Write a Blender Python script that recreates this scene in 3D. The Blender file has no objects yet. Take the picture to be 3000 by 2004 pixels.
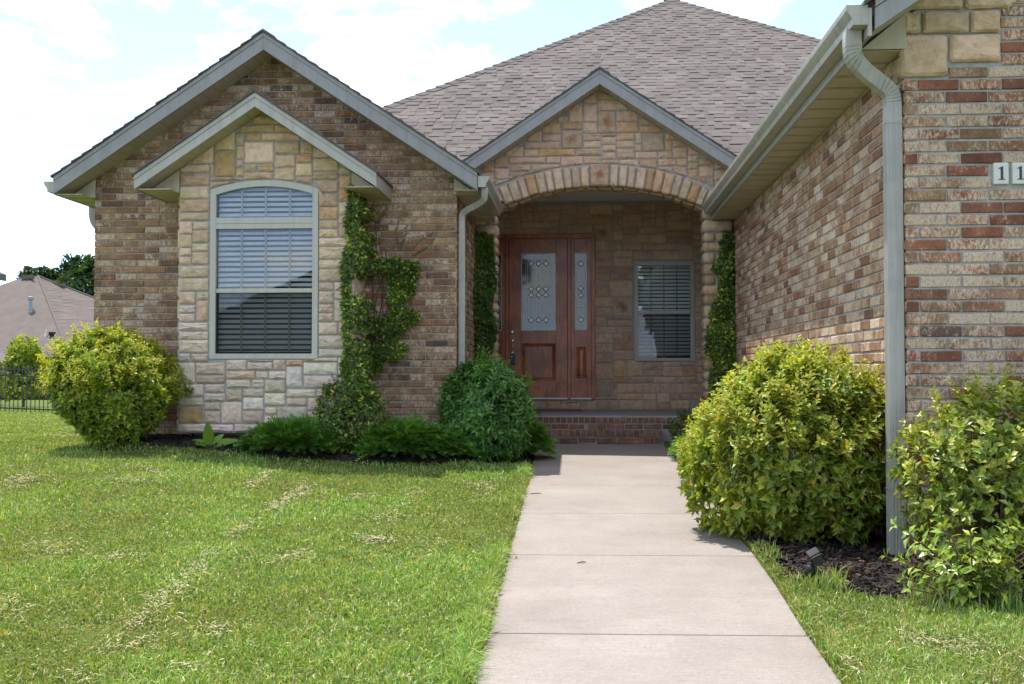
import bpy, math, random
import numpy as np
from math import sin, cos, pi, radians, sqrt, atan2

random.seed(11)
rng = np.random.default_rng(7)
scene = bpy.context.scene
COL = scene.collection

# ------------------------------------------------------------------ camera
cam_data = bpy.data.cameras.new('camera')
cam_data.sensor_width = 36.0
cam_data.lens = 38.4
cam_data.clip_start = 0.1
cam_data.clip_end = 3000.0
cam = bpy.data.objects.new('camera', cam_data)
cam.location = (0, 0, 1.2)
cam.rotation_euler = (pi / 2 + math.atan(0.0281), 0, math.atan(200 / 3200))
COL.objects.link(cam)
scene.camera = cam

# ------------------------------------------------------------------ sky, sun, exposure
SUN_TO = np.array([-0.245, 0.215, 1.0])
SUN_TO = SUN_TO / np.linalg.norm(SUN_TO)
world = bpy.data.worlds.new('World')
scene.world = world
world.use_nodes = True
wn = world.node_tree.nodes
wl_ = world.node_tree.links
bg = wn['Background']
sky = wn.new('ShaderNodeTexSky')
sky.sky_type = 'NISHITA'
sky.sun_disc = False
sky.sun_elevation = math.asin(SUN_TO[2])
sky.sun_rotation = atan2(SUN_TO[0], SUN_TO[1])
sky.air_density = 0.45
sky.dust_density = 0.1
tc = wn.new('ShaderNodeTexCoord')
sep = wn.new('ShaderNodeSeparateXYZ')
wl_.new(tc.outputs['Generated'], sep.inputs[0])
mz = wn.new('ShaderNodeMath'); mz.operation = 'MAXIMUM'; mz.inputs[1].default_value = 0.0
wl_.new(sep.outputs['Z'], mz.inputs[0])
az = wn.new('ShaderNodeMath'); az.operation = 'ADD'; az.inputs[1].default_value = 0.30
wl_.new(mz.outputs[0], az.inputs[0])
dv = wn.new('ShaderNodeVectorMath'); dv.operation = 'DIVIDE'
cmb = wn.new('ShaderNodeCombineXYZ')
for k in range(3):
    wl_.new(az.outputs[0], cmb.inputs[k])
wl_.new(tc.outputs['Generated'], dv.inputs[0]); wl_.new(cmb.outputs[0], dv.inputs[1])
cn = wn.new('ShaderNodeTexNoise')
cn.inputs['Scale'].default_value = 3.4
cn.inputs['Detail'].default_value = 7
cn.inputs['Roughness'].default_value = 0.60
cn.inputs['Distortion'].default_value = 0.25
cmap = wn.new('ShaderNodeMapping'); cmap.inputs['Location'].default_value = (10.464, 14.825, 6.043)
wl_.new(dv.outputs[0], cmap.inputs[0]); wl_.new(cmap.outputs[0], cn.inputs['Vector'])
cr = wn.new('ShaderNodeValToRGB')
cr.color_ramp.elements[0].position = 0.46; cr.color_ramp.elements[0].color = (0.14, 0.14, 0.14, 1)
cr.color_ramp.elements[1].position = 0.64; cr.color_ramp.elements[1].color = (1, 1, 1, 1)
wl_.new(cn.outputs['Fac'], cr.inputs[0])
cmx = wn.new('ShaderNodeMix'); cmx.data_type = 'RGBA'
wl_.new(cr.outputs[0], cmx.inputs['Factor'])
wl_.new(sky.outputs[0], cmx.inputs['A'])
cmx.inputs['B'].default_value = (4.7, 4.9, 5.0, 1)
wl_.new(cmx.outputs['Result'], bg.inputs['Color'])
bg.inputs['Strength'].default_value = 0.125

sun_data = bpy.data.lights.new('sun', 'SUN')
sun_data.energy = 2.0
sun_data.angle = radians(0.53)
sun_data.color = (1.0, 0.955, 0.88)
sun = bpy.data.objects.new('sun', sun_data)
from mathutils import Vector, Matrix, Euler
sun.rotation_euler = Vector(-SUN_TO).to_track_quat('-Z', 'Y').to_euler()
sun.location = (-20, 30, 60)
COL.objects.link(sun)

scene.view_settings.view_transform = 'Standard'
scene.view_settings.look = 'None'
scene.view_settings.exposure = 2.02
scene.view_settings.gamma = 1.0
scene.view_settings.use_curve_mapping = False
scene.render.engine = 'CYCLES'
scene.cycles.max_bounces = 12
scene.cycles.diffuse_bounces = 8
scene.cycles.transparent_max_bounces = 12

# ------------------------------------------------------------------ node helpers
def new_mat(name):
    m = bpy.data.materials.new(name)
    m.use_nodes = True
    nt = m.node_tree
    b = nt.nodes['Principled BSDF']
    return m, nt, b

def N(nt, typ, **kw):
    n = nt.nodes.new(typ)
    for k, v in kw.items():
        if k in n.inputs:
            n.inputs[k].default_value = v
        else:
            setattr(n, k, v)
    return n

def pos_noise(nt, scale, detail=4, rough=0.55, stretch=(1, 1, 1), dist=0.0):
    g = N(nt, 'ShaderNodeNewGeometry')
    mp = N(nt, 'ShaderNodeMapping')
    mp.inputs['Scale'].default_value = stretch
    nt.links.new(g.outputs['Position'], mp.inputs[0])
    n = N(nt, 'ShaderNodeTexNoise')
    n.inputs['Scale'].default_value = scale
    n.inputs['Detail'].default_value = detail
    n.inputs['Roughness'].default_value = rough
    n.inputs['Distortion'].default_value = dist
    nt.links.new(mp.outputs[0], n.inputs['Vector'])
    return n.outputs['Fac']

def ramp(nt, fac, stops):
    r = N(nt, 'ShaderNodeValToRGB')
    e = r.color_ramp.elements
    while len(e) < len(stops):
        e.new(0.5)
    for i, (p, c) in enumerate(stops):
        e[i].position = p
        e[i].color = (c[0], c[1], c[2], 1) if not isinstance(c, (int, float)) else (c, c, c, 1)
    nt.links.new(fac, r.inputs[0])
    return r.outputs[0]

def mix(nt, fac, a, b, blend='MIX'):
    m = N(nt, 'ShaderNodeMix', data_type='RGBA', blend_type=blend)
    for sock, v in (('Factor', fac), ('A', a), ('B', b)):
        if hasattr(v, 'links') or isinstance(v, bpy.types.NodeSocket):
            nt.links.new(v, m.inputs[sock])
        elif isinstance(v, (int, float)):
            m.inputs[sock].default_value = v
        else:
            m.inputs[sock].default_value = (v[0], v[1], v[2], 1)
    return m.outputs['Result']

def math_n(nt, op, a, b=None, clamp=False):
    m = N(nt, 'ShaderNodeMath', operation=op, use_clamp=clamp)
    for i, v in enumerate((a, b)):
        if v is None:
            continue
        if isinstance(v, (int, float)):
            m.inputs[i].default_value = v
        else:
            nt.links.new(v, m.inputs[i])
    return m.outputs[0]

def bump(nt, b, height, strength=0.3, dist=0.004):
    n = N(nt, 'ShaderNodeBump')
    n.inputs['Strength'].default_value = strength
    n.inputs['Distance'].default_value = dist
    nt.links.new(height, n.inputs['Height'])
    nt.links.new(n.outputs[0], b.inputs['Normal'])

def piece_color(nt, joined):
    """(colour, alpha) of a piece: its object colour, or the stored colour of a joined mesh."""
    if joined:
        a = N(nt, 'ShaderNodeAttribute', attribute_name='Col')
        return a.outputs['Color'], a.outputs['Alpha']
    o = N(nt, 'ShaderNodeObjectInfo')
    return o.outputs['Color'], o.outputs['Alpha']

M = {}
def simple(name, col, rough=0.6, metal=0.0, spec=0.5, noise=None, bmp=None, streak=0.0):
    m, nt, b = new_mat(name)
    b.inputs['Roughness'].default_value = rough
    b.inputs['Metallic'].default_value = metal
    b.inputs['Specular IOR Level'].default_value = spec
    if noise:
        sc_, amt = noise
        f = pos_noise(nt, sc_, 5, 0.6)
        d = tuple(c * (1 - amt) for c in col); l = tuple(min(1, c * (1 + amt)) for c in col)
        c = ramp(nt, f, [(0.3, d), (0.7, l)])
        if streak:          # run-off dirt
            c = mix(nt, 1.0, c, ramp(nt, pos_noise(nt, 16, 5, 0.7, (1, 1, 0.06)), [(0.35, (1 - streak,) * 3), (0.6, (1.03, 1.03, 1.02))]), 'MULTIPLY')
            c = mix(nt, ramp(nt, pos_noise(nt, 5, 6, 0.75), [(0.60, 0.0), (0.80, streak * 1.6)]), c, (0.13, 0.115, 0.085))
        nt.links.new(c, b.inputs['Base Color'])
    else:
        b.inputs['Base Color'].default_value = (*col, 1)
    if bmp:
        bump(nt, b, pos_noise(nt, bmp[0], 5, 0.6), bmp[1], bmp[2])
    M[name] = m
    return m

def lerp(a, b, t): return a + (b - a) * t
def brick_mat(name, joined):
    m, nt, b = new_mat(name)
    col, al = piece_color(nt, joined)
    n1 = pos_noise(nt, 55, 6, 0.68, (1, 1, 0.55), 0.4)
    n2 = pos_noise(nt, 9, 4, 0.6)
    n3 = pos_noise(nt, 160, 3, 0.6, (1, 1, 0.35))
    # pale crust over the fired body, more of it the higher the piece's alpha
    thr = math_n(nt, 'SUBTRACT', 0.80, math_n(nt, 'MULTIPLY', al, 0.50))
    d = math_n(nt, 'SUBTRACT', math_n(nt, 'ADD', math_n(nt, 'MULTIPLY', n1, 0.7), math_n(nt, 'MULTIPLY', n2, 0.3)), thr)
    crust = math_n(nt, 'MULTIPLY_ADD', d, 9.0, True)
    crust.node.inputs[2].default_value = 0.35
    body = mix(nt, 1.0, col, ramp(nt, n2, [(0.25, (0.62, 0.60, 0.60)), (0.75, (1.3, 1.26, 1.2))]), 'MULTIPLY')
    c = mix(nt, crust, body, (0.55, 0.435, 0.325))
    c = mix(nt, 1.0, c, ramp(nt, n3, [(0.30, (0.60, 0.58, 0.56)), (0.62, (1.12, 1.12, 1.12))]), 'MULTIPLY')
    n5 = pos_noise(nt, 1.1, 5, 0.65)
    c = mix(nt, 1.0, c, ramp(nt, n5, [(0.30, (0.80, 0.79, 0.78)), (0.65, (1.08, 1.07, 1.05))]), 'MULTIPLY')
    nt.links.new(c, b.inputs['Base Color'])
    b.inputs['Roughness'].default_value = 0.9
    b.inputs['Specular IOR Level'].default_value = 0.25
    bump(nt, b, math_n(nt, 'ADD', n3, n1), 0.6, 0.006)
    M[name] = m

def stone_mat(name, rust):
    m, nt, b = new_mat(name)
    col, al = piece_color(nt, False)
    n1 = pos_noise(nt, 14, 5, 0.6)
    n2 = pos_noise(nt, 3.0, 3, 0.5)
    n3 = pos_noise(nt, 120, 3, 0.6)
    c = mix(nt, 1.0, col, ramp(nt, n1, [(0.28, (0.74, 0.70, 0.64)), (0.55, (1, 1, 1)), (0.8, (1.16, 1.14, 1.12))]), 'MULTIPLY')
    w = math_n(nt, 'MULTIPLY', ramp(nt, n2, [(0.48, 0.0), (0.72, 0.55)]), al)
    c = mix(nt, w, c, (0.36, 0.17, 0.06))
    if rust:
        t = N(nt, 'ShaderNodeTexCoord')
        mp = N(nt, 'ShaderNodeMapping'); mp.inputs['Location'].default_value = (-0.5, 0, -0.5)
        mp.inputs['Scale'].default_value = (1, 0, 1)
        nt.links.new(t.outputs['Generated'], mp.inputs[0])
        ln = N(nt, 'ShaderNodeVectorMath', operation='LENGTH')
        nt.links.new(mp.outputs[0], ln.inputs[0])
        v = math_n(nt, 'ADD', ln.outputs['Value'], math_n(nt, 'MULTIPLY', n1, 0.35))
        sp = ramp(nt, v, [(0.22, 0.75), (0.55, 0.0)])
        c = mix(nt, sp, c, (0.27, 0.10, 0.035))
    nt.links.new(c, b.inputs['Base Color'])
    b.inputs['Roughness'].default_value = 0.92
    b.inputs['Specular IOR Level'].default_value = 0.2
    n4 = pos_noise(nt, 34, 5, 0.7, (1, 1, 1.6), 0.6)
    bump(nt, b, math_n(nt, 'ADD', math_n(nt, 'MULTIPLY', n4, 1.3), math_n(nt, 'MULTIPLY', n3, 0.25)), 0.8, 0.016)
    M[name] = m

brick_mat('brick', False); brick_mat('brick_joined', True)
stone_mat('stone', False); stone_mat('stone_rust', True)

def shingle_mat(name, joined):
    m, nt, b = new_mat(name)
    col, al = piece_color(nt, joined)
    n3 = pos_noise(nt, 220, 2, 0.7)
    n2 = pos_noise(nt, 1.2, 4, 0.6)
    c = mix(nt, 1.0, col, ramp(nt, n3, [(0.3, (0.6, 0.6, 0.6)), (0.7, (1.35, 1.35, 1.35))]), 'MULTIPLY')
    c = mix(nt, 1.0, c, ramp(nt, n2, [(0.3, (0.86, 0.86, 0.88)), (0.7, (1.1, 1.09, 1.08))]), 'MULTIPLY')
    nt.links.new(c, b.inputs['Base Color'])
    b.inputs['Roughness'].default_value = 0.95
    b.inputs['Specular IOR Level'].default_value = 0.25
    bump(nt, b, n3, 0.5, 0.003)
    M[name] = m
shingle_mat('shingle', False); shingle_mat('shingle_joined', True)

simple('mortar', (0.32, 0.318, 0.305), 0.95, noise=(25, 0.22), bmp=(90, 0.5, 0.004))
simple('mortar_lifted', (0.36, 0.355, 0.34), 0.95, noise=(25, 0.2), bmp=(90, 0.5, 0.004))  # mortar copy for the entry wall, brightened to offset the porch shade
simple('grime', (0.10, 0.10, 0.09), 0.8)
simple('mortar_dark', (0.28, 0.273, 0.26), 0.95, noise=(25, 0.22), bmp=(90, 0.5, 0.004))
simple('trim', (0.325, 0.310, 0.280), 0.42, noise=(6, 0.07), streak=0.12)
simple('trim_lit', (0.36, 0.345, 0.31), 0.42, noise=(6, 0.07), streak=0.12)  # same trim paint, its better-lit look put into the colour
simple('trim_shaded', (0.235, 0.232, 0.226), 0.42, noise=(6, 0.08), streak=0.12)  # same trim paint, its shaded look put into the colour
simple('soffit', (0.42, 0.37, 0.26), 0.5, noise=(4, 0.06), streak=0.12)
simple('gutter', (0.37, 0.35, 0.29), 0.35, noise=(5, 0.10), streak=0.22)
simple('downspout', (0.36, 0.35, 0.32), 0.38, noise=(7, 0.10), streak=0.22)
simple('window_frame', (0.43, 0.41, 0.365), 0.4, noise=(5, 0.04), streak=0.12)
simple('slat', (0.85, 0.85, 0.84), 0.45)
simple('tape', (0.33, 0.30, 0.22), 0.6)
simple('interior', (0.035, 0.035, 0.035), 0.9)
simple('roof_deck', (0.10, 0.085, 0.08), 0.95, noise=(30, 0.3))
simple('black_metal', (0.012, 0.012, 0.013), 0.4)
simple('lamp_black', (0.014, 0.015, 0.018), 0.6, spec=0.2, noise=(30, 0.3))
simple('steel', (0.55, 0.56, 0.58), 0.35, metal=0.9)
simple('nickel', (0.62, 0.57, 0.48), 0.28, metal=1.0)
simple('lead', (0.60, 0.63, 0.63), 0.4)
simple('bevel_glass', (0.12, 0.17, 0.17), 0.08, spec=0.9)
simple('keybox', (0.02, 0.045, 0.14), 0.4)
simple('tile_glaze', (0.56, 0.55, 0.47), 0.25, noise=(30, 0.06))
simple('numeral', (0.012, 0.018, 0.045), 0.3, noise=(60, 0.5))
simple('threshold', (0.62, 0.63, 0.64), 0.4, metal=0.3)
simple('porch_concrete', (0.30, 0.295, 0.30), 0.85, noise=(9, 0.12), bmp=(120, 0.4, 0.002))
simple('doormat', (0.16, 0.12, 0.115), 0.95, noise=(60, 0.4), bmp=(150, 0.6, 0.004))
simple('far_brick', (0.24, 0.16, 0.12), 0.9, noise=(2, 0.2))
simple('siding', (0.45, 0.43, 0.40), 0.8, noise=(1, 0.08))
simple('dark_glass', (0.03, 0.035, 0.04), 0.08, spec=0.8)
simple('bark', (0.085, 0.06, 0.042), 0.95, noise=(14, 0.4), bmp=(30, 0.6, 0.01))
simple('twig', (0.10, 0.065, 0.04), 0.9, noise=(30, 0.3))
simple('mulch', (0.020, 0.015, 0.012), 0.95, noise=(40, 0.6), bmp=(60, 1.0, 0.02))
simple('joint_dirt', (0.06, 0.055, 0.045), 0.95)
simple('asphalt', (0.05, 0.05, 0.05), 0.95, noise=(20, 0.2))
simple('white_plastic', (0.55, 0.54, 0.50), 0.4)

def attr_mat(name, rough=0.85, spec=0.2):
    m, nt, b = new_mat(name)
    a = N(nt, 'ShaderNodeAttribute', attribute_name='Col')
    nt.links.new(a.outputs['Color'], b.inputs['Base Color'])
    b.inputs['Roughness'].default_value = rough
    b.inputs['Specular IOR Level'].default_value = spec
    M[name] = m
attr_mat('chip')
attr_mat('straw')

def leaf_mat(name, trans=0.38, gloss=0.06, rough=0.35, warm=(1.35, 1.15, 0.35)):
    m = bpy.data.materials.new(name); m.use_nodes = True
    nt = m.node_tree; nt.nodes.clear()
    out = N(nt, 'ShaderNodeOutputMaterial')
    a = N(nt, 'ShaderNodeAttribute', attribute_name='Col')
    d = N(nt, 'ShaderNodeBsdfDiffuse'); t = N(nt, 'ShaderNodeBsdfTranslucent')
    g = N(nt, 'ShaderNodeBsdfGlossy'); g.inputs['Roughness'].default_value = rough
    nt.links.new(a.outputs['Color'], d.inputs['Color'])
    nt.links.new(mix(nt, 1.0, a.outputs['Color'], warm, 'MULTIPLY'), t.inputs['Color'])
    m1 = N(nt, 'ShaderNodeMixShader'); m1.inputs[0].default_value = trans
    nt.links.new(d.outputs[0], m1.inputs[1]); nt.links.new(t.outputs[0], m1.inputs[2])
    m2 = N(nt, 'ShaderNodeMixShader'); m2.inputs[0].default_value = gloss
    nt.links.new(m1.outputs[0], m2.inputs[1]); nt.links.new(g.outputs[0], m2.inputs[2])
    nt.links.new(m2.outputs[0], out.inputs['Surface'])
    M[name] = m
leaf_mat('leaf', 0.42, 0.03, 0.4); leaf_mat('leaf_gloss', 0.30, 0.045, 0.35); leaf_mat('needle', 0.2, 0.02, 0.5)
leaf_mat('grass', 0.40, 0.03, 0.45, (1.25, 1.1, 0.4))

def glass_mat(name, boost, tint=(1, 1, 1), base=0.03):
    m = bpy.data.materials.new(name); m.use_nodes = True
    nt = m.node_tree; nt.nodes.clear()
    out = N(nt, 'ShaderNodeOutputMaterial')
    tr = N(nt, 'ShaderNodeBsdfTransparent'); tr.inputs[0].default_value = (*tint, 1)
    gl = N(nt, 'ShaderNodeBsdfGlossy'); gl.inputs['Roughness'].default_value = 0.0
    # hand-made panes are never quite flat: the reflection wavers
    bp = N(nt, 'ShaderNodeBump'); bp.inputs['Strength'].default_value = 0.04; bp.inputs['Distance'].default_value = 0.02
    nt.links.new(pos_noise(nt, 3.0, 1, 0.5), bp.inputs['Height']); nt.links.new(bp.outputs[0], gl.inputs['Normal'])
    fr = N(nt, 'ShaderNodeFresnel'); fr.inputs['IOR'].default_value = 1.52
    f = math_n(nt, 'MULTIPLY', fr.outputs[0], boost, True)
    mx = N(nt, 'ShaderNodeMixShader')
    nt.links.new(f, mx.inputs[0]); nt.links.new(tr.outputs[0], mx.inputs[1]); nt.links.new(gl.outputs[0], mx.inputs[2])
    nt.links.new(mx.outputs[0], out.inputs['Surface'])
    M[name] = m
glass_mat('pane', 2.3, (0.90, 0.95, 0.97))
def screen_mat():
    m = bpy.data.materials.new('screen'); m.use_nodes = True
    nt = m.node_tree; nt.nodes.clear()
    out = N(nt, 'ShaderNodeOutputMaterial')
    tr = N(nt, 'ShaderNodeBsdfTransparent'); d = N(nt, 'ShaderNodeBsdfDiffuse'); d.inputs[0].default_value = (0.03, 0.03, 0.03, 1)
    mx = N(nt, 'ShaderNodeMixShader'); mx.inputs[0].default_value = 0.36
    nt.links.new(tr.outputs[0], mx.inputs[1]); nt.links.new(d.outputs[0], mx.inputs[2]); nt.links.new(mx.outputs[0], out.inputs[0])
    M['screen'] = m
screen_mat()
def art_glass():
    m, nt, b = new_mat('art_glass')
    n = pos_noise(nt, 45, 3, 0.6)
    nt.links.new(ramp(nt, n, [(0.3, (0.03, 0.055, 0.055)), (0.7, (0.065, 0.10, 0.10))]), b.inputs['Base Color'])
    b.inputs['Roughness'].default_value = 0.05
    b.inputs['Specular IOR Level'].default_value = 0.6
    b.inputs['IOR'].default_value = 1.5
    bump(nt, b, pos_noise(nt, 70, 2, 0.5), 0.03, 0.003)
    M['art_glass'] = m
art_glass()

def wood():
    m, nt, b = new_mat('cherry_wood')
    g = pos_noise(nt, 7, 6, 0.6, (9, 9, 0.6), 1.2)
    k = pos_noise(nt, 2.4, 4, 0.6, (1.6, 1.6, 1.0), 0.8)
    c = ramp(nt, g, [(0.28, (0.20, 0.052, 0.022)), (0.5, (0.43, 0.132, 0.050)), (0.75, (0.62, 0.24, 0.095))])
    c = mix(nt, 1.0, c, ramp(nt, k, [(0.3, (0.45, 0.42, 0.42)), (0.6, (1.15, 1.1, 1.1))]), 'MULTIPLY')
    nt.links.new(c, b.inputs['Base Color'])
    b.inputs['Roughness'].default_value = 0.32
    bump(nt, b, g, 0.10, 0.003)
    M['cherry_wood'] = m
wood()

def concrete():
    m, nt, b = new_mat('concrete')
    n1 = pos_noise(nt, 1.6, 6, 0.65); n2 = pos_noise(nt, 45, 4, 0.7); n3 = pos_noise(nt, 260, 2, 0.6, (1, 0.35, 1))
    c = ramp(nt, n1, [(0.3, (0.212, 0.182, 0.160)), (0.55, (0.250, 0.218, 0.193)), (0.75, (0.285, 0.252, 0.225))])
    c = mix(nt, 1.0, c, ramp(nt, n2, [(0.3, (0.86, 0.86, 0.86)), (0.7, (1.08, 1.08, 1.08))]), 'MULTIPLY')
    c = mix(nt, 1.0, c, ramp(nt, n3, [(0.3, (0.84, 0.84, 0.84)), (0.7, (1.12, 1.12, 1.12))]), 'MULTIPLY')
    br = pos_noise(nt, 90, 2, 0.6, (0.06, 1, 1))
    c = mix(nt, 1.0, c, ramp(nt, br, [(0.3, (0.93, 0.93, 0.93)), (0.7, (1.05, 1.05, 1.05))]), 'MULTIPLY')
    st_ = pos_noise(nt, 3.2, 6, 0.72, (1, 0.6, 1), 1.0)
    c = mix(nt, ramp(nt, st_, [(0.52, 0.0), (0.72, 0.55)]), c, (0.19, 0.165, 0.145))
    sp = pos_noise(nt, 11, 3, 0.8)
    c = mix(nt, ramp(nt, sp, [(0.70, 0.0), (0.76, 0.35)]), c, (0.16, 0.13, 0.11))
    nt.links.new(c, b.inputs['Base Color'])
    b.inputs['Roughness'].default_value = 0.85
    b.inputs['Specular IOR Level'].default_value = 0.3
    bump(nt, b, n3, 0.35, 0.002)
    M['concrete'] = m
concrete()

def ground_mat():
    m, nt, b = new_mat('turf')
    n1 = pos_noise(nt, 1.3, 5, 0.6); n2 = pos_noise(nt, 40, 5, 0.7)
    c = ramp(nt, n1, [(0.3, (0.075, 0.11, 0.022)), (0.55, (0.10, 0.14, 0.028)), (0.75, (0.14, 0.155, 0.05))])
    c = mix(nt, 1.0, c, ramp(nt, n2, [(0.3, (0.5, 0.5, 0.45)), (0.7, (1.25, 1.2, 1.1))]), 'MULTIPLY')
    nt.links.new(c, b.inputs['Base Color'])
    b.inputs['Roughness'].default_value = 0.95
    b.inputs['Specular IOR Level'].default_value = 0.1
    bump(nt, b, n2, 0.8, 0.02)
    M['turf'] = m
ground_mat()

# ------------------------------------------------------------------ object helpers
WL = {}          # world location of every parent
def tag(o, label=None, cat=None, group=None, kind=None):
    if label: o['label'] = label
    if cat: o['category'] = cat
    if group: o['group'] = group
    if kind: o['kind'] = kind
    return o

def link(o, loc, parent=None):
    COL.objects.link(o)
    WL[o.name] = Vector(loc)
    if parent is not None:
        o.parent = parent
        o.location = Vector(loc) - WL[parent.name]
    else:
        o.location = loc
    return o

def thing(name, loc, label, cat, group=None):
    o = bpy.data.objects.new(name, None)
    o.empty_display_size = 0.1
    link(o, loc)
    return tag(o, label, cat, group)

class MB:
    def __init__(s):
        s.v = []; s.f = []
    def add(s, vs, fs):
        n = len(s.v); s.v += [tuple(map(float, p)) for p in vs]; s.f += [tuple(i + n for i in f) for f in fs]
        return s
    def box(s, x0, x1, y0, y1, z0, z1):
        return s.add([(x0, y0, z0), (x1, y0, z0), (x1, y1, z0), (x0, y1, z0), (x0, y0, z1), (x1, y0, z1), (x1, y1, z1), (x0, y1, z1)],
                     [(3, 2, 1, 0), (4, 5, 6, 7), (0, 1, 5, 4), (1, 2, 6, 5), (2, 3, 7, 6), (3, 0, 4, 7)])
    def prism_y(s, poly, y0, y1):
        """poly: (x, z) counter-clockwise seen from -Y"""
        n = len(poly)
        vs = [(x, y0, z) for x, z in poly] + [(x, y1, z) for x, z in poly]
        fs = [tuple(range(n)), tuple(range(2 * n - 1, n - 1, -1))]
        fs += [(i, i + n, (i + 1) % n + n, (i + 1) % n) for i in range(n)]
        return s.add(vs, fs)
    def prism_z(s, poly, z0, z1):
        n = len(poly)
        z0f = z0 if callable(z0) else (lambda x, y: z0)
        z1f = z1 if callable(z1) else (lambda x, y: z1)
        vs = [(x, y, z0f(x, y)) for x, y in poly] + [(x, y, z1f(x, y)) for x, y in poly]
        fs = [tuple(range(n - 1, -1, -1)), tuple(range(n, 2 * n))]
        fs += [(i, (i + 1) % n, (i + 1) % n + n, i + n) for i in range(n)]
        return s.add(vs, fs)
    def prism_x(s, poly, x0, x1):
        """poly: (y, z)"""
        n = len(poly)
        vs = [(x0, y, z) for y, z in poly] + [(x1, y, z) for y, z in poly]
        fs = [tuple(range(n)), tuple(range(2 * n - 1, n - 1, -1))]
        fs += [(i, i + n, (i + 1) % n + n, (i + 1) % n) for i in range(n)]
        return s.add(vs, fs)
    def strips(s, xs, zb, zt, y0, y1):
        for a, b in zip(xs[:-1], xs[1:]):
            s.prism_y([(a, zb(a)), (b, zb(b)), (b, zt(b)), (a, zt(a))], y0, y1)
        return s
    def tube(s, pts, r, k=8):
        pts = [Vector(p) for p in pts]
        rs = r if isinstance(r, (list, tuple)) else [r] * len(pts)
        n0 = len(s.v); n = len(pts)
        for i, p in enumerate(pts):
            d = (pts[min(i + 1, n - 1)] - pts[max(i - 1, 0)]).normalized()
            up = Vector((0, 0, 1)) if abs(d.z) < 0.9 else Vector((1, 0, 0))
            u = d.cross(up).normalized(); w = u.cross(d)
            for j in range(k):
                a = 2 * pi * j / k
                s.v.append(tuple(p + (u * cos(a) + w * sin(a)) * rs[i]))
        for i in range(n - 1):
            for j in range(k):
                a = n0 + i * k + j; b = n0 + i * k + (j + 1) % k
                s.f.append((a, b, b + k, a + k))
        s.f.append(tuple(n0 + j for j in range(k - 1, -1, -1)))
        s.f.append(tuple(n0 + (n - 1) * k + j for j in range(k)))
        return s
    def rect_tube(s, pts, w, h, side):
        """rectangular pipe along pts; SIDE is the constant width axis"""
        pts = [Vector(p) for p in pts]; side = Vector(side).normalized()
        n0 = len(s.v); n = len(pts)
        for i, p in enumerate(pts):
            d = (pts[min(i + 1, n - 1)] - pts[max(i - 1, 0)]).normalized()
            q = d.cross(side).normalized()
            for a, b in ((-1, -1), (1, -1), (1, 1), (-1, 1)):
                s.v.append(tuple(p + side * (a * w / 2) + q * (b * h / 2)))
        for i in range(n - 1):
            for j in range(4):
                a = n0 + i * 4 + j; b = n0 + i * 4 + (j + 1) % 4
                s.f.append((a, b, b + 4, a + 4))
        s.f.append((n0 + 3, n0 + 2, n0 + 1, n0)); m_ = n0 + (n - 1) * 4
        s.f.append((m_, m_ + 1, m_ + 2, m_ + 3))
        return s
    def lathe(s, prof, c, k=12, axis='z'):
        n0 = len(s.v)
        for r, h in prof:
            for j in range(k):
                a = 2 * pi * j / k
                if axis == 'z': s.v.append((c[0] + r * cos(a), c[1] + r * sin(a), c[2] + h))
                else: s.v.append((c[0] + r * cos(a), c[1] + h, c[2] + r * sin(a)))
        for i in range(len(prof) - 1):
            for j in range(k):
                a = n0 + i * k + j; b = n0 + i * k + (j + 1) % k
                s.f.append((a, b, b + k, a + k))
        s.f.append(tuple(n0 + j for j in range(k - 1, -1, -1))); m_ = n0 + (len(prof) - 1) * k
        s.f.append(tuple(m_ + j for j in range(k)))
        return s
    def mesh(s, name, origin):
        me = bpy.data.meshes.new(name)
        me.from_pydata([(p[0] - origin[0], p[1] - origin[1], p[2] - origin[2]) for p in s.v], [], s.f)
        return me
    def build(s, name, mat, parent=None, smooth=False, bevel=0.0, origin=None, color=None, fixn=True):
        v = np.array(s.v)
        if origin is None:
            lo, hi = v.min(0), v.max(0)
            origin = ((lo[0] + hi[0]) / 2, (lo[1] + hi[1]) / 2, lo[2])
        me = s.mesh(name, origin)
        if fixn:
            import bmesh
            bm = bmesh.new(); bm.from_mesh(me); bmesh.ops.recalc_face_normals(bm, faces=bm.faces); bm.to_mesh(me); bm.free()
        me.materials.append(M[mat] if isinstance(mat, str) else mat)
        o = bpy.data.objects.new(name, me)
        if smooth:
            me.polygons.foreach_set('use_smooth', [True] * len(me.polygons))
        if bevel:
            b = o.modifiers.new('bevel', 'BEVEL'); b.width = bevel; b.segments = 2; b.limit_method = 'ANGLE'
        if color: o.color = color
        return link(o, origin, parent)

def share(name, me, loc, parent, rot=None, scale=None, color=None):
    o = bpy.data.objects.new(name, me)
    link(o, loc, parent)
    if rot is not None: o.rotation_euler = rot
    if scale is not None: o.scale = scale
    if color is not None: o.color = color
    return o

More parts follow.
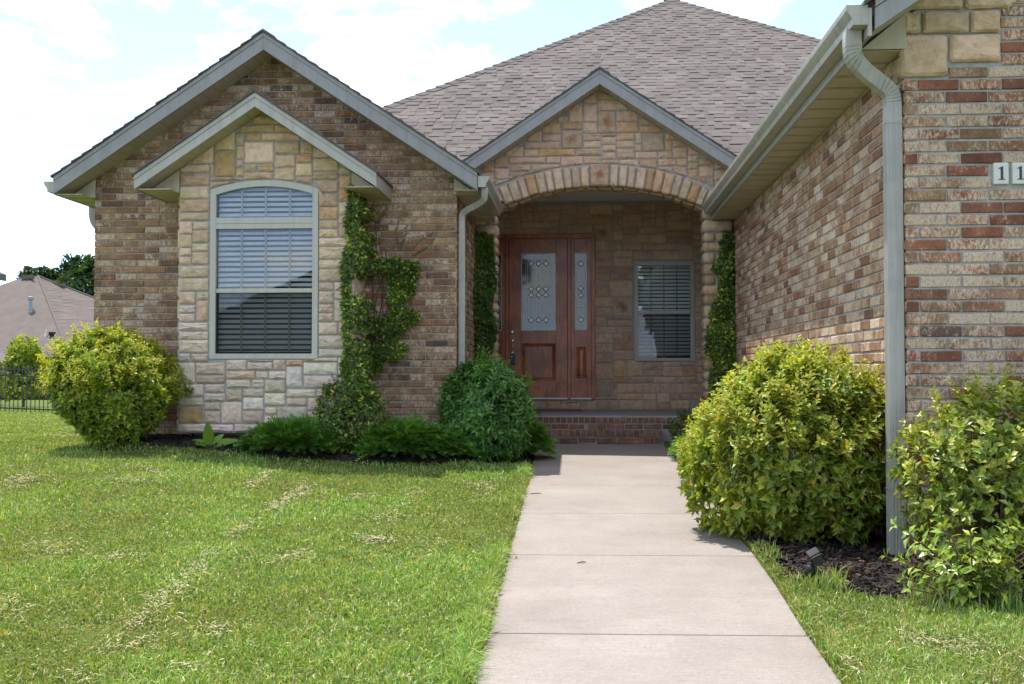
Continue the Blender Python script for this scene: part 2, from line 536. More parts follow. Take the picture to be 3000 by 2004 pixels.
def np_mesh(name, verts, faces, mat, parent=None, cols=None, origin=(0, 0, 0), smooth=False):
    """verts (n,3) world; faces (m,k) all of one size; cols (n,4)"""
    verts = np.asarray(verts, np.float32) - np.asarray(origin, np.float32)
    faces = np.asarray(faces, np.int32)
    me = bpy.data.meshes.new(name)
    me.vertices.add(len(verts)); me.vertices.foreach_set('co', verts.ravel())
    k = faces.shape[1]
    me.loops.add(faces.size); me.loops.foreach_set('vertex_index', faces.ravel())
    me.polygons.add(len(faces))
    me.polygons.foreach_set('loop_start', np.arange(0, faces.size, k, dtype=np.int32))
    me.polygons.foreach_set('loop_total', np.full(len(faces), k, np.int32))
    me.update(calc_edges=True)
    if cols is not None:
        a = me.color_attributes.new('Col', 'FLOAT_COLOR', 'POINT')
        c = np.asarray(cols, np.float32)
        if c.shape[1] == 3: c = np.hstack([c, np.ones((len(c), 1), np.float32)])
        a.data.foreach_set('color', c.ravel())
    if smooth:
        me.shade_smooth()
    else:
        me.shade_flat()
    me.materials.append(M[mat])
    o = bpy.data.objects.new(name, me)
    return link(o, origin, parent)

def lerp(a, b, t): return a + (b - a) * t
def sstep(a, b, x):
    t = np.clip((np.asarray(x, float) - a) / (b - a), 0, 1)
    return t * t * (3 - 2 * t)
def snoise(x, y, seed=0, octaves=4, f=1.0):
    r = np.random.default_rng(seed); out = np.zeros_like(np.asarray(x, float)); amp = 1.0; tot = 0
    for _ in range(octaves):
        for _k in range(3):
            a = r.uniform(0, 2 * pi); ph = r.uniform(0, 2 * pi)
            out = out + amp * np.sin((x * cos(a) + y * sin(a)) * f * r.uniform(0.7, 1.4) + ph)
        tot += amp * 1.6; amp *= 0.55; f *= 2.1
    return out / tot

# ------------------------------------------------------------------ terrain
def walk_z(y): return -0.117 + 0.0255 * np.clip(y, -30, 14.6)
def path_l(y): return np.interp(y, [-5, 4.2, 6.1, 9.4, 11, 12.8, 14.1], [-0.41, -0.417, -0.44, -0.487, -0.50, -0.548, -0.54])
def path_r(y): return np.interp(y, [-5, 4.4, 5.2, 6.1, 7, 10.6, 14.6], [1.0, 1.015, 1.03, 1.07, 1.085, 1.105, 1.09])
def ground_z(x, y):
    x = np.asarray(x, float); y = np.asarray(y, float)
    zl = np.interp(y, [-60, 0, 4, 11.3, 16, 26, 40, 67, 100, 200, 400], [-0.6, -0.13, 0.03, 0.395, 0.36, 0.18, -0.15, -0.62, -0.85, -0.9, -0.9])
    zl = zl + 0.0
    mound = 0.10 * sstep(10.75, 11.5, y) * sstep(-5.6, -4.6, x) * (1 - sstep(-1.6, -0.7, x)) * (y < 30)
    zl = zl + 0.10 * sstep(-11, -17, x) * sstep(12, 24, y) + 0.02 * snoise(x, y, 3, 2, 0.8)
    zr = np.interp(y, [-60, 0, 5.2, 6.5, 14.6, 30, 60, 400], [-0.6, -0.12, 0.005, 0.045, 0.235, 0.2, -0.3, -0.9])
    zw = walk_z(y)
    t = sstep(0.10, 4.6, path_l(y) - x)
    left = zw + 0.022 + (zl - zw - 0.022) * t + mound
    t2 = sstep(0.05, 0.6, x - path_r(y))
    right = zw + 0.015 + (zr - zw - 0.015) * t2
    z = np.where(x < 0.3, left, right)
    inside = (x > path_l(y) - 0.03) & (x < path_r(y) + 0.03) & (y < 14.7) & (y > -8)
    return np.where(inside, zw - 0.05, z)

xs = np.unique(np.round(np.concatenate([np.linspace(-400, -20, 24), np.linspace(-20, -6, 29), np.linspace(-6, 4, 81), np.linspace(4, 20, 20), np.linspace(20, 400, 20)]), 3))
ys = np.unique(np.round(np.concatenate([np.linspace(-120, -2, 30), np.linspace(-2, 16, 100), np.linspace(16, 110, 48), np.linspace(110, 900, 14)]), 3))
gx, gy = np.meshgrid(xs, ys)
gz = ground_z(gx, gy)
nx, ny = len(xs), len(ys)
idx = np.arange(nx * ny).reshape(ny, nx)
gf = np.stack([idx[:-1, :-1], idx[:-1, 1:], idx[1:, 1:], idx[1:, :-1]], -1).reshape(-1, 4)
o = np_mesh('ground', np.stack([gx, gy, gz], -1).reshape(-1, 3), gf, 'turf', smooth=True)
tag(o, kind='structure')

# mulch beds: sheets lying a little above the soil
BED_L = [(-5.15, 11.8), (-4.95, 11.35), (-4.5, 11.2), (-3.6, 11.12), (-2.8, 11.08), (-2.0, 11.08), (-1.4, 11.22), (-0.95, 11.7), (-0.62, 12.3)]
BED_R = [(1.10, 5.95), (1.3, 5.86), (1.6, 5.74), (2.0, 5.64), (2.5, 5.52), (3.2, 5.40), (4.5, 5.3)]
def bed_l_front(x): return np.interp(x, [p[0] for p in BED_L], [p[1] for p in BED_L])
def bed_r_front(x): return np.interp(x, [p[0] for p in BED_R], [p[1] for p in BED_R])
def bed_sheet(name, front, x0, x1, yback, n=60, m=26):
    u = np.linspace(0, 1, n); vv, ff = [], []
    for i, t in enumerate(u):
        x = lerp(x0, x1, t); y0 = front(x) + 0.03 * sin(x * 9) + 0.02 * sin(x * 23)
        for j in range(m):
            s_ = j / (m - 1); y = lerp(y0, yback, s_ ** 1.3)
            vv.append((x, y, float(ground_z(x, y)) + (-0.012 if j == 0 else 0.014 + 0.012 * float(snoise(x, y, 5, 2, 12)))))
    for i in range(n - 1):
        for j in range(m - 1):
            a = i * m + j; ff.append((a, a + m, a + m + 1, a + 1))
    return np_mesh(name, np.array(vv), np.array(ff), 'mulch', smooth=True)
def front_l(x): return float(bed_l_front(x))
tag(bed_sheet('mulch_bed', front_l, -5.15, -0.57, 14.2), kind='structure')
tag(bed_sheet('mulch_bed', lambda x: float(bed_r_front(x)), 1.112, 4.5, 14.2), kind='structure')

# walkway: a slab per joint
walk = bpy.data.objects.new('walkway', None)
link(walk, (0.3, 5, 0)); tag(walk, kind='structure')
joints = [-3.6, -1.85, -0.1, 1.62, 3.34, 5.03, 6.90, 8.60, 10.31, 11.98, 14.58]
for a, b in zip(joints[:-1], joints[1:]):
    g = 0.006
    yy = np.linspace(a + g, b - g, 7)
    sk = 0.022                                         # joints run a touch askew
    poly = [(float(path_l(y)), float(y) - (0 if i == 0 else 0)) for i, y in enumerate(yy)]
    polyr = [(float(path_r(y)), float(y)) for y in yy]
    pts = poly[::-1] + polyr
    pts = [(x, y + sk * (x - 0.3) * (1 if a > -9 else 0)) for x, y in pts]
    mb = MB().prism_z(pts, lambda x, y: float(walk_z(y)) - 0.10, lambda x, y: float(walk_z(y)))
    mb.build('concrete_slab', 'concrete', walk, bevel=0.008)
mb = MB().prism_z([(-0.38, -3.5), (1.0, -3.5), (1.06, 14.5), (-0.5, 14.5)], lambda x, y: float(walk_z(y)) - 0.09, lambda x, y: float(walk_z(y)) - 0.018)
mb.build('joint_soil', 'joint_dirt', walk)

# ------------------------------------------------------------------ the house
house = thing('brick_house', (-1.0, 12.0, 0.3), 'single-storey brick and stone house with three front gables and red wooden door', 'house')
def part(name, loc, label=None):
    o = bpy.data.objects.new(name, None); o.empty_display_size = 0.1
    link(o, loc, house)
    if label: o['label'] = label
    return o

# ---- bricks
BL, BH, JX, JZ = 0.254, 0.0762, 0.010, 0.0115        # module and joints
def brick_template(seed):
    r = random.Random(seed)
    w, h, d, c = BL - JX, BH - JZ, 0.05, 0.006
    q = lambda s=0.0026: r.uniform(-s, s)
    o4 = [(-w / 2, 0.0), (w / 2, 0.0), (w / 2, h), (-w / 2, h)]
    back = [(x, d, z) for x, z in o4]
    rim = [(x + q(), c, z + q()) for x, z in o4]
    face = [(x * (1 - 2 * c / w) + q(0.003), q(0.0012), h / 2 + (z - h / 2) * (1 - 2 * c / h) + q(0.003)) for x, z in o4]
    vs = back + rim + face
    fs = [(8, 9, 10, 11)]
    for i in range(4):
        j = (i + 1) % 4
        fs += [(4 + i, 4 + j, 8 + j, 8 + i), (i, j, 4 + j, 4 + i)]
    return vs, fs
BT = [brick_template(100 + i) for i in range(10)]
BM = []
for vs, fs in BT:
    me = bpy.data.meshes.new('brick'); me.from_pydata(vs, [], fs); me.materials.append(M['brick']); BM.append(me)

PAL_FRONT = [((0.3516, 0.1681, 0.1032), 0.74, 5), ((0.3412, 0.2225, 0.1391), 0.66, 4), ((0.2895, 0.178, 0.1077), 0.45, 3), ((0.1965, 0.084, 0.0557), 0.22, 1.8), ((0.2895, 0.1236, 0.0763), 0.48, 2.4), ((0.1344, 0.089, 0.0673), 0.45, 0.5)]
PAL_WING = [((0.3516, 0.2175, 0.1257), 0.64, 4), ((0.3412, 0.2175, 0.1212), 0.54, 4.5), ((0.2792, 0.173, 0.0987), 0.44, 3.5), ((0.1913, 0.1137, 0.0718), 0.34, 1.8), ((0.2688, 0.1384, 0.0808), 0.42, 1.8), ((0.1293, 0.0909, 0.0718), 0.4, 0.6)]
PAL_SIDE = [((0.3929, 0.2373, 0.1391), 0.72, 5), ((0.3619, 0.2274, 0.1302), 0.58, 4.5), ((0.3102, 0.1829, 0.1032), 0.4, 3), ((0.2482, 0.1137, 0.0628), 0.32, 2.0), ((0.1861, 0.1088, 0.0763), 0.3, 0.6)]
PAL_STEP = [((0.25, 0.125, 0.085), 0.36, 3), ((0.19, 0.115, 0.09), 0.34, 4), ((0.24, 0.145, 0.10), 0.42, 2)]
def pick(pal, r):
    t = r.uniform(0, sum(p[2] for p in pal))
    for c, a, w in pal:
        t -= w
        if t <= 0: break
    t2 = r.uniform(0, sum(p[2] for p in pal))
    for c2, a2, w in pal:
        t2 -= w
        if t2 <= 0: break
    m = r.uniform(0.0, 0.75); c = tuple(lerp(p, q, m) for p, q in zip(c, c2)); a = lerp(a, a2, m)
    k = r.uniform(0.86, 1.14)
    return (c[0] * k, c[1] * k * r.uniform(0.95, 1.05), c[2] * k, min(1, max(0, a + r.uniform(-0.12, 0.12))))

def brick_wall(parent, origin, udir, rotz, length, z0, z1, clip, pal, seed, limit, key, pal2=None):
    """courses of bricks on a face; CLIP(u0,u1,za,zb) trims or drops one; KEY ranks those built singly"""
    r = random.Random(seed); items = []
    row = 0; z = z0
    while z < z1:
        u = -0.0 if row % 2 == 0 else -(BL - 0.085)
        while u < length:
            a, b = max(u, 0.0) + JX / 2, min(u + BL, length) - JX / 2
            u += BL
            if b - a < 0.02: continue
            for (a2, b2) in clip(a, b, z, z + BH):
                if b2 - a2 > 0.02: items.append((a2, b2, z))
        row += 1; z += BH
    items.sort(key=lambda t: key(t))
    ud = Vector(udir)
    jv, jf, jc = [], [], []
    for i, (a, b, z) in enumerate(items):
        t = r.randrange(len(BT)); c = pick(pal, r); sx = (b - a) / (BL - JX)
        p = Vector(origin) + ud * ((a + b) / 2) + Vector((0, 0, z + JZ / 2))
        out = r.gauss(0, 0.0012)
        nrm = Matrix.Rotation(rotz, 3, 'Z') @ Vector((0, 1, 0))
        p = p + nrm * out
        tl = r.gauss(0, 0.004)
        if i < limit:
            share('brick', BM[t], p, parent, (0, tl, rotz), (sx, 1, 1), c)
        else:
            R3 = Matrix.Rotation(rotz, 3, 'Z'); n0 = len(jv)
            for v in BT[t][0]:
                q = R3 @ Vector((v[0] * sx, v[1], v[2])) + p
                jv.append((q.x, q.y, q.z)); jc.append(c)
            jf += [tuple(k + n0 for k in f) for f in BT[t][1]]
    if jv:
        o = np_mesh('brick_courses', np.array(jv), np.array(jf), 'brick_joined', parent, np.array(jc), origin=tuple(WL[parent.name]))
        o['kind'] = 'stuff'

def subtract(a, b, lo, hi):
    """interval [a,b] minus [lo,hi]"""
    out = []
    if b <= lo or a >= hi: return [(a, b)]
    if a < lo: out.append((a, lo))
    if b > hi: out.append((hi, b))
    return out

# ---- stones
def stone_poly(poly, seed, depth, proud, rough, bev=0.011):
    """poly in (u, z); returns verts (u, w, z) with w = distance in front of the wall face"""
    r = random.Random(seed); n = len(poly); pts = []
    cx = sum(p[0] for p in poly) / n; cz = sum(p[1] for p in poly) / n
    for i in range(n):
        a, b = poly[i], poly[(i + 1) % n]
        L = math.hypot(b[0] - a[0], b[1] - a[1])
        k = 3 if L > 0.2 else 2
        cut = min(0.013, L * 0.14) / max(L, 1e-6) * r.uniform(0.6, 1.4)
        ts = [cut] + [j / k + r.uniform(-0.06, 0.06) for j in range(1, k)] + [1 - cut * r.uniform(0.6, 1.5)]
        for t in ts:
            nxn, nzn = (b[1] - a[1]) / max(L, 1e-6), -(b[0] - a[0]) / max(L, 1e-6)
            off = r.uniform(-0.0055, 0.002) if 0.2 < t < 0.8 else r.uniform(-0.002, 0.001)
            pts.append((lerp(a[0], b[0], t) + nxn * off, lerp(a[1], b[1], t) + nzn * off))
    m = len(pts)
    W = max(p[0] for p in pts) - min(p[0] for p in pts); H = max(p[1] for p in pts) - min(p[1] for p in pts)
    be = min(bev, 0.24 * min(W, H))
    su, sz = 1 - 2 * be / max(W, 0.02), 1 - 2 * be / max(H, 0.02)
    vs = [(x, -depth, z) for x, z in pts]
    vs += [(x, proud * 0.25, z) for x, z in pts]
    vs += [(cx + (x - cx) * su * r.uniform(0.96, 1.0), proud * r.uniform(0.75, 1.05), cz + (z - cz) * sz * r.uniform(0.93, 1.0)) for x, z in pts]
    mx_, mz_ = cx + r.uniform(-.12, .12) * W, cz + r.uniform(-.12, .12) * H
    hs = [proud + rough * r.uniform(-0.25, 1.0) for _ in range(m)]
    vs += [(lerp(x, mx_, 0.42 + r.uniform(-.10, .10)), hs[i] * 0.6 + 0.4 * hs[i - 1], lerp(z, mz_, 0.42 + r.uniform(-.10, .10))) for i, (x, z) in enumerate((p[0], p[2]) for p in vs[2 * m:3 * m])]
    vs.append((mx_, proud + rough * r.uniform(-0.1, 0.8), mz_))
    fs = []
    for i in range(m):
        j = (i + 1) % m
        fs += [(i, j, m + j, m + i), (m + i, m + j, 2 * m + j, 2 * m + i), (2 * m + i, 2 * m + j, 3 * m + j, 3 * m + i), (3 * m + i, 3 * m + j, 4 * m)]
    return vs, fs

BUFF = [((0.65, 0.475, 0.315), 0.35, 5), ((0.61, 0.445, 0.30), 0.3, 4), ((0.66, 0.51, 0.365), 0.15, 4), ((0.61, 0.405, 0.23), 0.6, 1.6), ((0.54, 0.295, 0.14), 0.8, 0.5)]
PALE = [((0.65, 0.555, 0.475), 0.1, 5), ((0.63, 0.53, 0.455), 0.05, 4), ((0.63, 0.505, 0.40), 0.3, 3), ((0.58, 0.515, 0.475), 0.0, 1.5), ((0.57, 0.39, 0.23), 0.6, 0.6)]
ROSE = [((0.578, 0.423, 0.294), 0.3, 5), ((0.543, 0.394, 0.271), 0.25, 4), ((0.614, 0.464, 0.322), 0.2, 3), ((0.543, 0.348, 0.198), 0.7, 1.2), ((0.496, 0.255, 0.13), 0.7, 0.6)]
ARCH = [((0.605, 0.451, 0.324), 0.3, 5), ((0.571, 0.424, 0.302), 0.2, 4), ((0.56, 0.352, 0.184), 0.9, 1.6)]
ENTRY_LIFTED = [((0.674, 0.463, 0.315), 0.3, 5), ((0.63, 0.433, 0.295), 0.2, 4), ((0.708, 0.494, 0.345), 0.2, 3), ((0.63, 0.381, 0.21), 0.6, 1.0), ((0.596, 0.422, 0.319), 0.1, 2)]  # entry stone, brightened in colour to lift the porch shade
SEED = [1000]
def put_stone(parent, poly, O, ud, nd, col, depth=0.03, proud=0.022, rough=0.010, mat='stone', flat=True, name='stone'):
    """one stone; O origin of (u,z) plane, ud direction of u, nd outward normal"""
    SEED[0] += 1
    vs, fs = stone_poly(poly, SEED[0], depth, proud, rough)
    O, ud, nd = Vector(O), Vector(ud), Vector(nd)
    mb = MB()
    mb.add([O + ud * u + nd * w + Vector((0, 0, z)) for u, w, z in vs], fs)
    o = mb.build(name, mat, parent, color=col)
    return o

def ashlar(parent, O, ud, nd, U0, U1, Z0, Z1, blocked, warp, palf, seed, cell=0.05, pins=(), sizes=None, joint=0.013, proud=0.022, rough=0.010, mincut=0.045, depth=0.03):
    r = random.Random(seed)
    nu, nz = int(round((U1 - U0) / cell)), int(round((Z1 - Z0) / cell))
    cu, cz = (U1 - U0) / nu, (Z1 - Z0) / nz
    occ = np.zeros((nz, nu), int)                       # 1 taken, 2 beyond a slanted edge (pieces may run into it and are cut)
    for i in range(nz):
        for j in range(nu):
            u, z = U0 + (j + .5) * cu, Z0 + (i + .5) * cz
            occ[i, j] = int(blocked(u, z))
    rects = []
    for (a, za, b, zb, c, mt) in pins:
        j0, j1 = int(round((a - U0) / cu)), int(round((b - U0) / cu)); i0, i1 = int(round((za - Z0) / cz)), int(round((zb - Z0) / cz))
        occ[max(i0, 0):i1, max(j0, 0):j1] = 1
        rects.append((j0, i0, j1, i1, c, mt))
    for i in range(nz):
        j = 0
        while j < nu:
            if occ[i, j]: j += 1; continue
            run = 0
            while j + run < nu and occ[i, j + run] != 1 and (occ[i, j + run] == 0 or run < 6): run += 1
            big = r.random()
            h = 5 if big < 0.05 else (3 if big < 0.50 else 2)
            h = min(h, nz - i)
            w = r.choice([5, 5, 6, 6, 7, 8, 10]) if h <= 2 else (r.choice([4, 5, 6, 7, 8]) if h == 3 else r.choice([4, 5]))
            if big > 0.88: w = r.choice([3, 4]); 
            w = min(w, run)
            if 0 < run - w < 3: w = run if run <= 9 else run - 3
            while h > 1 and (occ[i:i + h, j:j + w] == 1).any(): h -= 1
            if nz - (i + h) == 1 and not (occ[i + h, j:j + w] == 1).any(): h += 1
            # no four-cell slivers: grow a 1-high piece when what is above is free
            occ[i:i + h, j:j + w] = 1
            rects.append((j, i, j + w, i + h, None, 'stone'))
            j += w
    for (j0, i0, j1, i1, c, mt) in rects:
        a, b = U0 + j0 * cu + joint / 2, U0 + j1 * cu - joint / 2
        za, zb = Z0 + i0 * cz + joint / 2, Z0 + i1 * cz - joint / 2
        a += r.uniform(-.004, .004); b += r.uniform(-.004, .004); za += r.uniform(-.004, .004); zb += r.uniform(-.004, .004)
        poly = [(a, za), (b, za), (b, zb), (a, zb)]
        if warp:
            dense = []
            for q in range(4):
                p0, p1 = poly[q], poly[(q + 1) % 4]
                k = 4 if abs(p1[0] - p0[0]) > 0.1 else 1
                for t in range(k): dense.append((lerp(p0[0], p1[0], t / k), lerp(p0[1], p1[1], t / k)))
            wp = [warp(u, z) for u, z in dense]
            moved = any(abs(x[0] - y[0]) + abs(x[1] - y[1]) > 1e-6 for x, y in zip(dense, wp))
            if moved:
                out = []
                for p in wp:
                    if not out or math.hypot(p[0] - out[-1][0], p[1] - out[-1][1]) > 0.012: out.append(p)
                if len(out) > 2 and math.hypot(out[0][0] - out[-1][0], out[0][1] - out[-1][1]) < 0.012: out.pop()
                area = 0.5 * sum(out[q][0] * out[(q + 1) % len(out)][1] - out[(q + 1) % len(out)][0] * out[q][1] for q in range(len(out))) if len(out) > 2 else 0
                if area < 0.0032: continue
                poly = out
        if c is None: c = pick(palf(((a + b) / 2), (za + zb) / 2, r), r)
        put_stone(parent, poly, O, ud, nd, c, depth, proud * r.uniform(0.8, 1.25), rough * r.uniform(0.5, 1.5), mt)

PITCH = 0.667
Y1 = 12.10           # face of the left wing's gable wall
XL, XR = -5.535, -1.37
YB = 11.50           # face of the stone bay
BX0, BX1, BZ0 = -4.313, -2.434, 0.558
YP = 14.30           # face of the portico
YD = 17.20           # entry wall
XG, YG = 2.0, 6.85   # corner of the garage wing

# ---- left wing front wall
def lw_soff(x): return 4.765 - PITCH * abs(x + 3.48)
wall = part('brick_wall', (-3.4, Y1, 0.3))
MB().prism_y([(XL + 0.012, 0.1), (XR - 0.012, 0.1), (XR - 0.012, lw_soff(XR) + 0.06), (-3.48, 4.83), (XL + 0.012, lw_soff(XL) + 0.06)], Y1 + 0.010, Y1 + 0.12).build('mortar', 'mortar_dark', wall)
def clip_lw(a, b, z, zt):
    x0, x1 = XL + a, XL + b
    lim = (4.80 - zt) / PITCH
    if zt > lw_soff(XL):
        x0, x1 = max(x0, -3.48 - lim), min(x1, -3.48 + lim)
    if x1 - x0 < 0.03: return []
    if z < 3.98:
        hw = min(0.92, (3.98 - z) / PITCH) if z > 3.2 else 0.92
        return [(s - XL, e - XL) for s, e in subtract(x0, x1, -3.39 - hw, -3.39 + hw)]
    return [(x0 - XL, x1 - XL)]
def key_lw(t):
    x = XL + (t[0] + t[1]) / 2; z = t[2]
    hid = 0
    if z > 2.95 and z < 4.16 - PITCH * abs(x + 3.40) : hid = 1          # behind the small gable
    if x < -4.3 and z < 1.35: hid = 1                                    # behind the round bush
    if x > -2.45 and x < -1.9 and z < 2.3: hid = 0.5
    if z < 0.55: hid = 1
    return (hid, abs(x + 2.2) * 0.1)
brick_wall(wall, (XL, Y1, 0.10 + 0.02), (1, 0, 0), 0.0, XR - XL, 0.0 + 0.15, 4.75, clip_lw, PAL_WING, 1, 310, key_lw)

# right return of the left wing (faces +X)
wall = part('brick_wall', (XR, 13.2, 0.3))
MB().box(XR - 0.12, XR - 0.010, Y1 + 0.012, YP + 0.1, 0.1, 3.22).build('mortar', 'mortar', wall)
brick_wall(wall, (XR, Y1 + 0.015, 0.0), (0, 1, 0), pi / 2, YP - Y1 - 0.02, 0.17, 3.18, lambda a, b, z, zt: [(a, b)] if z > 0.9 else [], PAL_WING, 2, 260, lambda t: t[0])
# left return of the left wing, plain courses out of sight
MB().box(XL + 0.006, XL + 0.12, Y1 + 0.13, 20.0, 0.05, 3.3).build('brick_wall', 'far_brick', house)

# ---- garage wing
wall = part('brick_wall', (XG, 10.5, 0.0))
MB().box(XG + 0.010, XG + 0.12, YG + 0.012, 14.55, -0.1, 3.30).build('mortar', 'mortar', wall)
brick_wall(wall, (XG, 14.55, 0.0), (0, -1, 0), -pi / 2, 14.55 - YG, -0.03, 3.17, lambda a, b, z, zt: [(a, b)], PAL_SIDE, 3, 310,
           lambda t: (14.55 - (t[0] + t[1]) / 2) + (6 if t[2] < 0.75 else 0))
wall = part('brick_wall', (3.0, YG, 0.0))
MB().box(XG + 0.012, 8.6, YG + 0.010, YG + 0.12, -0.1, 3.4).prism_y([(XG + 0.012, 3.402), (8.6, 3.402), (5.3, 5.6)], YG + 0.010, YG + 0.12).build('mortar', 'mortar', wall)
TILES = [(2.533, 2.624), (2.645, 2.736), (2.757, 2.848)]
QUOIN = [(2.0, 2.268, 3.027, 3.288), (2.276, 2.584, 3.113, 3.288)]
def clip_gf(a, b, z, zt):
    x0, x1 = XG + a, XG + b
    segs = [(x0, x1)]
    if zt > 3.118:
        segs = [q for s, e in segs for q in subtract(s, e, 1.9, 2.592)]
    elif zt > 3.03:
        segs = [q for s, e in segs for q in subtract(s, e, 1.9, 2.276)]
    if zt > 2.36 and z < 2.48:
        segs = [q for s, e in segs for q in subtract(s, e, 2.522, 2.858)]
    return [(s - XG, e - XG) for s, e in segs]
brick_wall(wall, (XG, YG, 0.0), (1, 0, 0), 0.0, 2.2, -0.033, 3.70, clip_gf, PAL_FRONT, 4, 300, lambda t: t[0])
QS = [[(1.985, 3.030), (2.266, 3.030), (2.266, 3.284), (1.985, 3.284)], [(2.280, 3.116), (2.584, 3.116), (2.584, 3.284), (2.280, 3.284)],
      [(1.985, 3.298), (2.106, 3.298), (2.106, 3.432), (1.985, 3.432)], [(2.118, 3.298), (2.395, 3.298), (2.395, 3.432), (2.118, 3.432)], [(2.408, 3.298), (2.586, 3.298), (2.586, 3.432), (2.408, 3.432)],
      [(2.02, 3.446), (2.362, 3.446), (2.362, 3.60), (2.02, 3.60)], [(2.375, 3.446), (2.66, 3.446), (2.66, 3.60), (2.375, 3.60)]]
for i, q in enumerate(QS):
    put_stone(wall, q, (0, YG, 0), (1, 0, 0), (0, -1, 0), pick([((0.68, 0.50, 0.33), 0.3, 1), ((0.66, 0.495, 0.345), 0.2, 1)], random), 0.04, 0.030, 0.012)
put_stone(wall, [(-6.99, 3.035), (-6.86, 3.035), (-6.86, 3.175), (-6.99, 3.175)], (XG, 0, 0), (0, -1, 0), (-1, 0, 0), (0.46, 0.36, 0.22, 0.3), 0.03, 0.028, 0.01)
put_stone(wall, [(-7.20, 3.10), (-7.0, 3.10), (-7.0, 3.185), (-7.20, 3.185)], (XG, 0, 0), (0, -1, 0), (-1, 0, 0), (0.46, 0.36, 0.22, 0.3), 0.03, 0.028, 0.01)
# house number tiles
for i, (a, b) in enumerate(TILES):
    t = MB().box(a, b, YG - 0.012, YG + 0.03, 2.354, 2.489).build('number_tile', 'tile_glaze', house, bevel=0.007)
    t['label'] = 'white glazed tile with the navy numeral 1'
    if i < 2:
        cx, z0, h = (a + b) / 2 + 0.002, 2.382, 0.083
        P = [(-.020, 0), (.020, 0), (.020, .004), (.0085, .007), (.0085, h), (.004, h), (-.020, h - .012), (-.020, h - .016), (-.0065, h - .013), (-.0065, .007), (-.020, .004)]
        MB().prism_y([(cx + x, z0 + z) for x, z in P], YG - 0.0145, YG - 0.010).build('numeral', 'numeral', t)
    else:
        bpy.data.objects.remove(t)

# ---- stone bay with its arched window
WX0, WX1, WZ0, WZS, WZC = -3.971, -2.796, 1.349, 3.171, 3.268
def arch_top(x, x0=WX0, x1=WX1, zs=WZS, zc=WZC):
    c = (x0 + x1) / 2; h = (x1 - x0) / 2; rise = zc - zs; R = (h * h + rise * rise) / (2 * rise)
    d = min(abs(x - c), h)
    return zc - R + sqrt(R * R - d * d)
def bay_soff(x): return 3.985 - PITCH * abs(x + 3.405)
bay = part('stone_wall', (-3.4, YB, BZ0))
mb = MB()
mb.box(BX0, BX1, YB + 0.004, Y1, BZ0, WZ0 - 0.002)
mb.box(BX0, WX0 - 0.002, YB + 0.004, Y1, WZ0, 3.14); mb.box(WX1 + 0.002, BX1, YB + 0.004, Y1, WZ0, 3.14)
for a, b in ((BX0, WX0 - 0.002), (WX1 + 0.002, BX1)):
    mb.prism_y([(a, 3.142), (b, 3.142), (b, bay_soff(b) + 0.05), (a, bay_soff(a) + 0.05)], YB + 0.004, Y1)
xs_ = list(np.linspace(WX0, WX1, 17))
mb.strips(xs_, lambda x: arch_top(x) + 0.003, lambda x: bay_soff(x) + 0.05, YB + 0.004, Y1)
mb.build('mortar', 'mortar', bay)
def clear_of(x, z, x0, x1, z0, z1, m):
    """move a point out of an opening, to its nearest side"""
    if x0 - m < x < x1 + m and z0 - m < z < z1 + m:
        d = [(x - x0 + m, (x0 - m, z)), (x1 + m - x, (x1 + m, z)), (z - z0 + m, (x, z0 - m)), (z1 + m - z, (x, z1 + m))]
        return min(d)[1]
    return x, z
def blocked_bay(x, z):
    if WX0 < x < WX1 and WZ0 < z < arch_top(x) - 0.05: return 1
    if WX0 < x < WX1 and WZ0 < z < arch_top(x): return 2
    return 2 if z > bay_soff(x) - 0.01 else 0
def warp_bay(x, z):
    z = min(z, bay_soff(x) + 0.025)
    return clear_of(x, z, WX0, WX1, WZ0, WZS - 0.07, 0.010) if z < WZS - 0.07 else (x, max(z, arch_top(x) + 0.014) if WX0 - 0.012 < x < WX1 + 0.012 else z)
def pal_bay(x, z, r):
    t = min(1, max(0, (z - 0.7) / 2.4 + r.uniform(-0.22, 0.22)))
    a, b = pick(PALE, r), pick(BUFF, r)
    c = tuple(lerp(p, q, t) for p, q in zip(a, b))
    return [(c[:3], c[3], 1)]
sp = (0.50, 0.35, 0.185, 0.7)
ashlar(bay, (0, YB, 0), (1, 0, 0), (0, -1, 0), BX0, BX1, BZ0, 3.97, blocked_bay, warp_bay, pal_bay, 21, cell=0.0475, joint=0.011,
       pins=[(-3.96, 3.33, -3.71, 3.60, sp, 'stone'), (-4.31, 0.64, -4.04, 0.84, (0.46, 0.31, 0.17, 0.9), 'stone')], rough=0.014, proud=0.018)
# sides of the bay: rounded stone ends
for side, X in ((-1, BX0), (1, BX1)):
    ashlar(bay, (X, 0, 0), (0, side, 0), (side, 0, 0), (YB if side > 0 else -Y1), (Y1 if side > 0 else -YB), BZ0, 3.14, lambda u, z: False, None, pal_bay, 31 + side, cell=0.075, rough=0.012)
# brick base under the bay
bb = part('bay_base', (-3.4, 11.8, 0.3))
MB().box(-4.2, -2.5, 11.76, 12.1, 0.1, BZ0 - 0.002).build('mortar', 'mortar_dark', bb)
brick_wall(bb, (-4.2, 11.75, 0.0), (1, 0, 0), 0.0, 1.7, 0.30, 0.52, lambda a, b, z, zt: [(a, b)], PAL_STEP, 5, 60, lambda t: t[0])

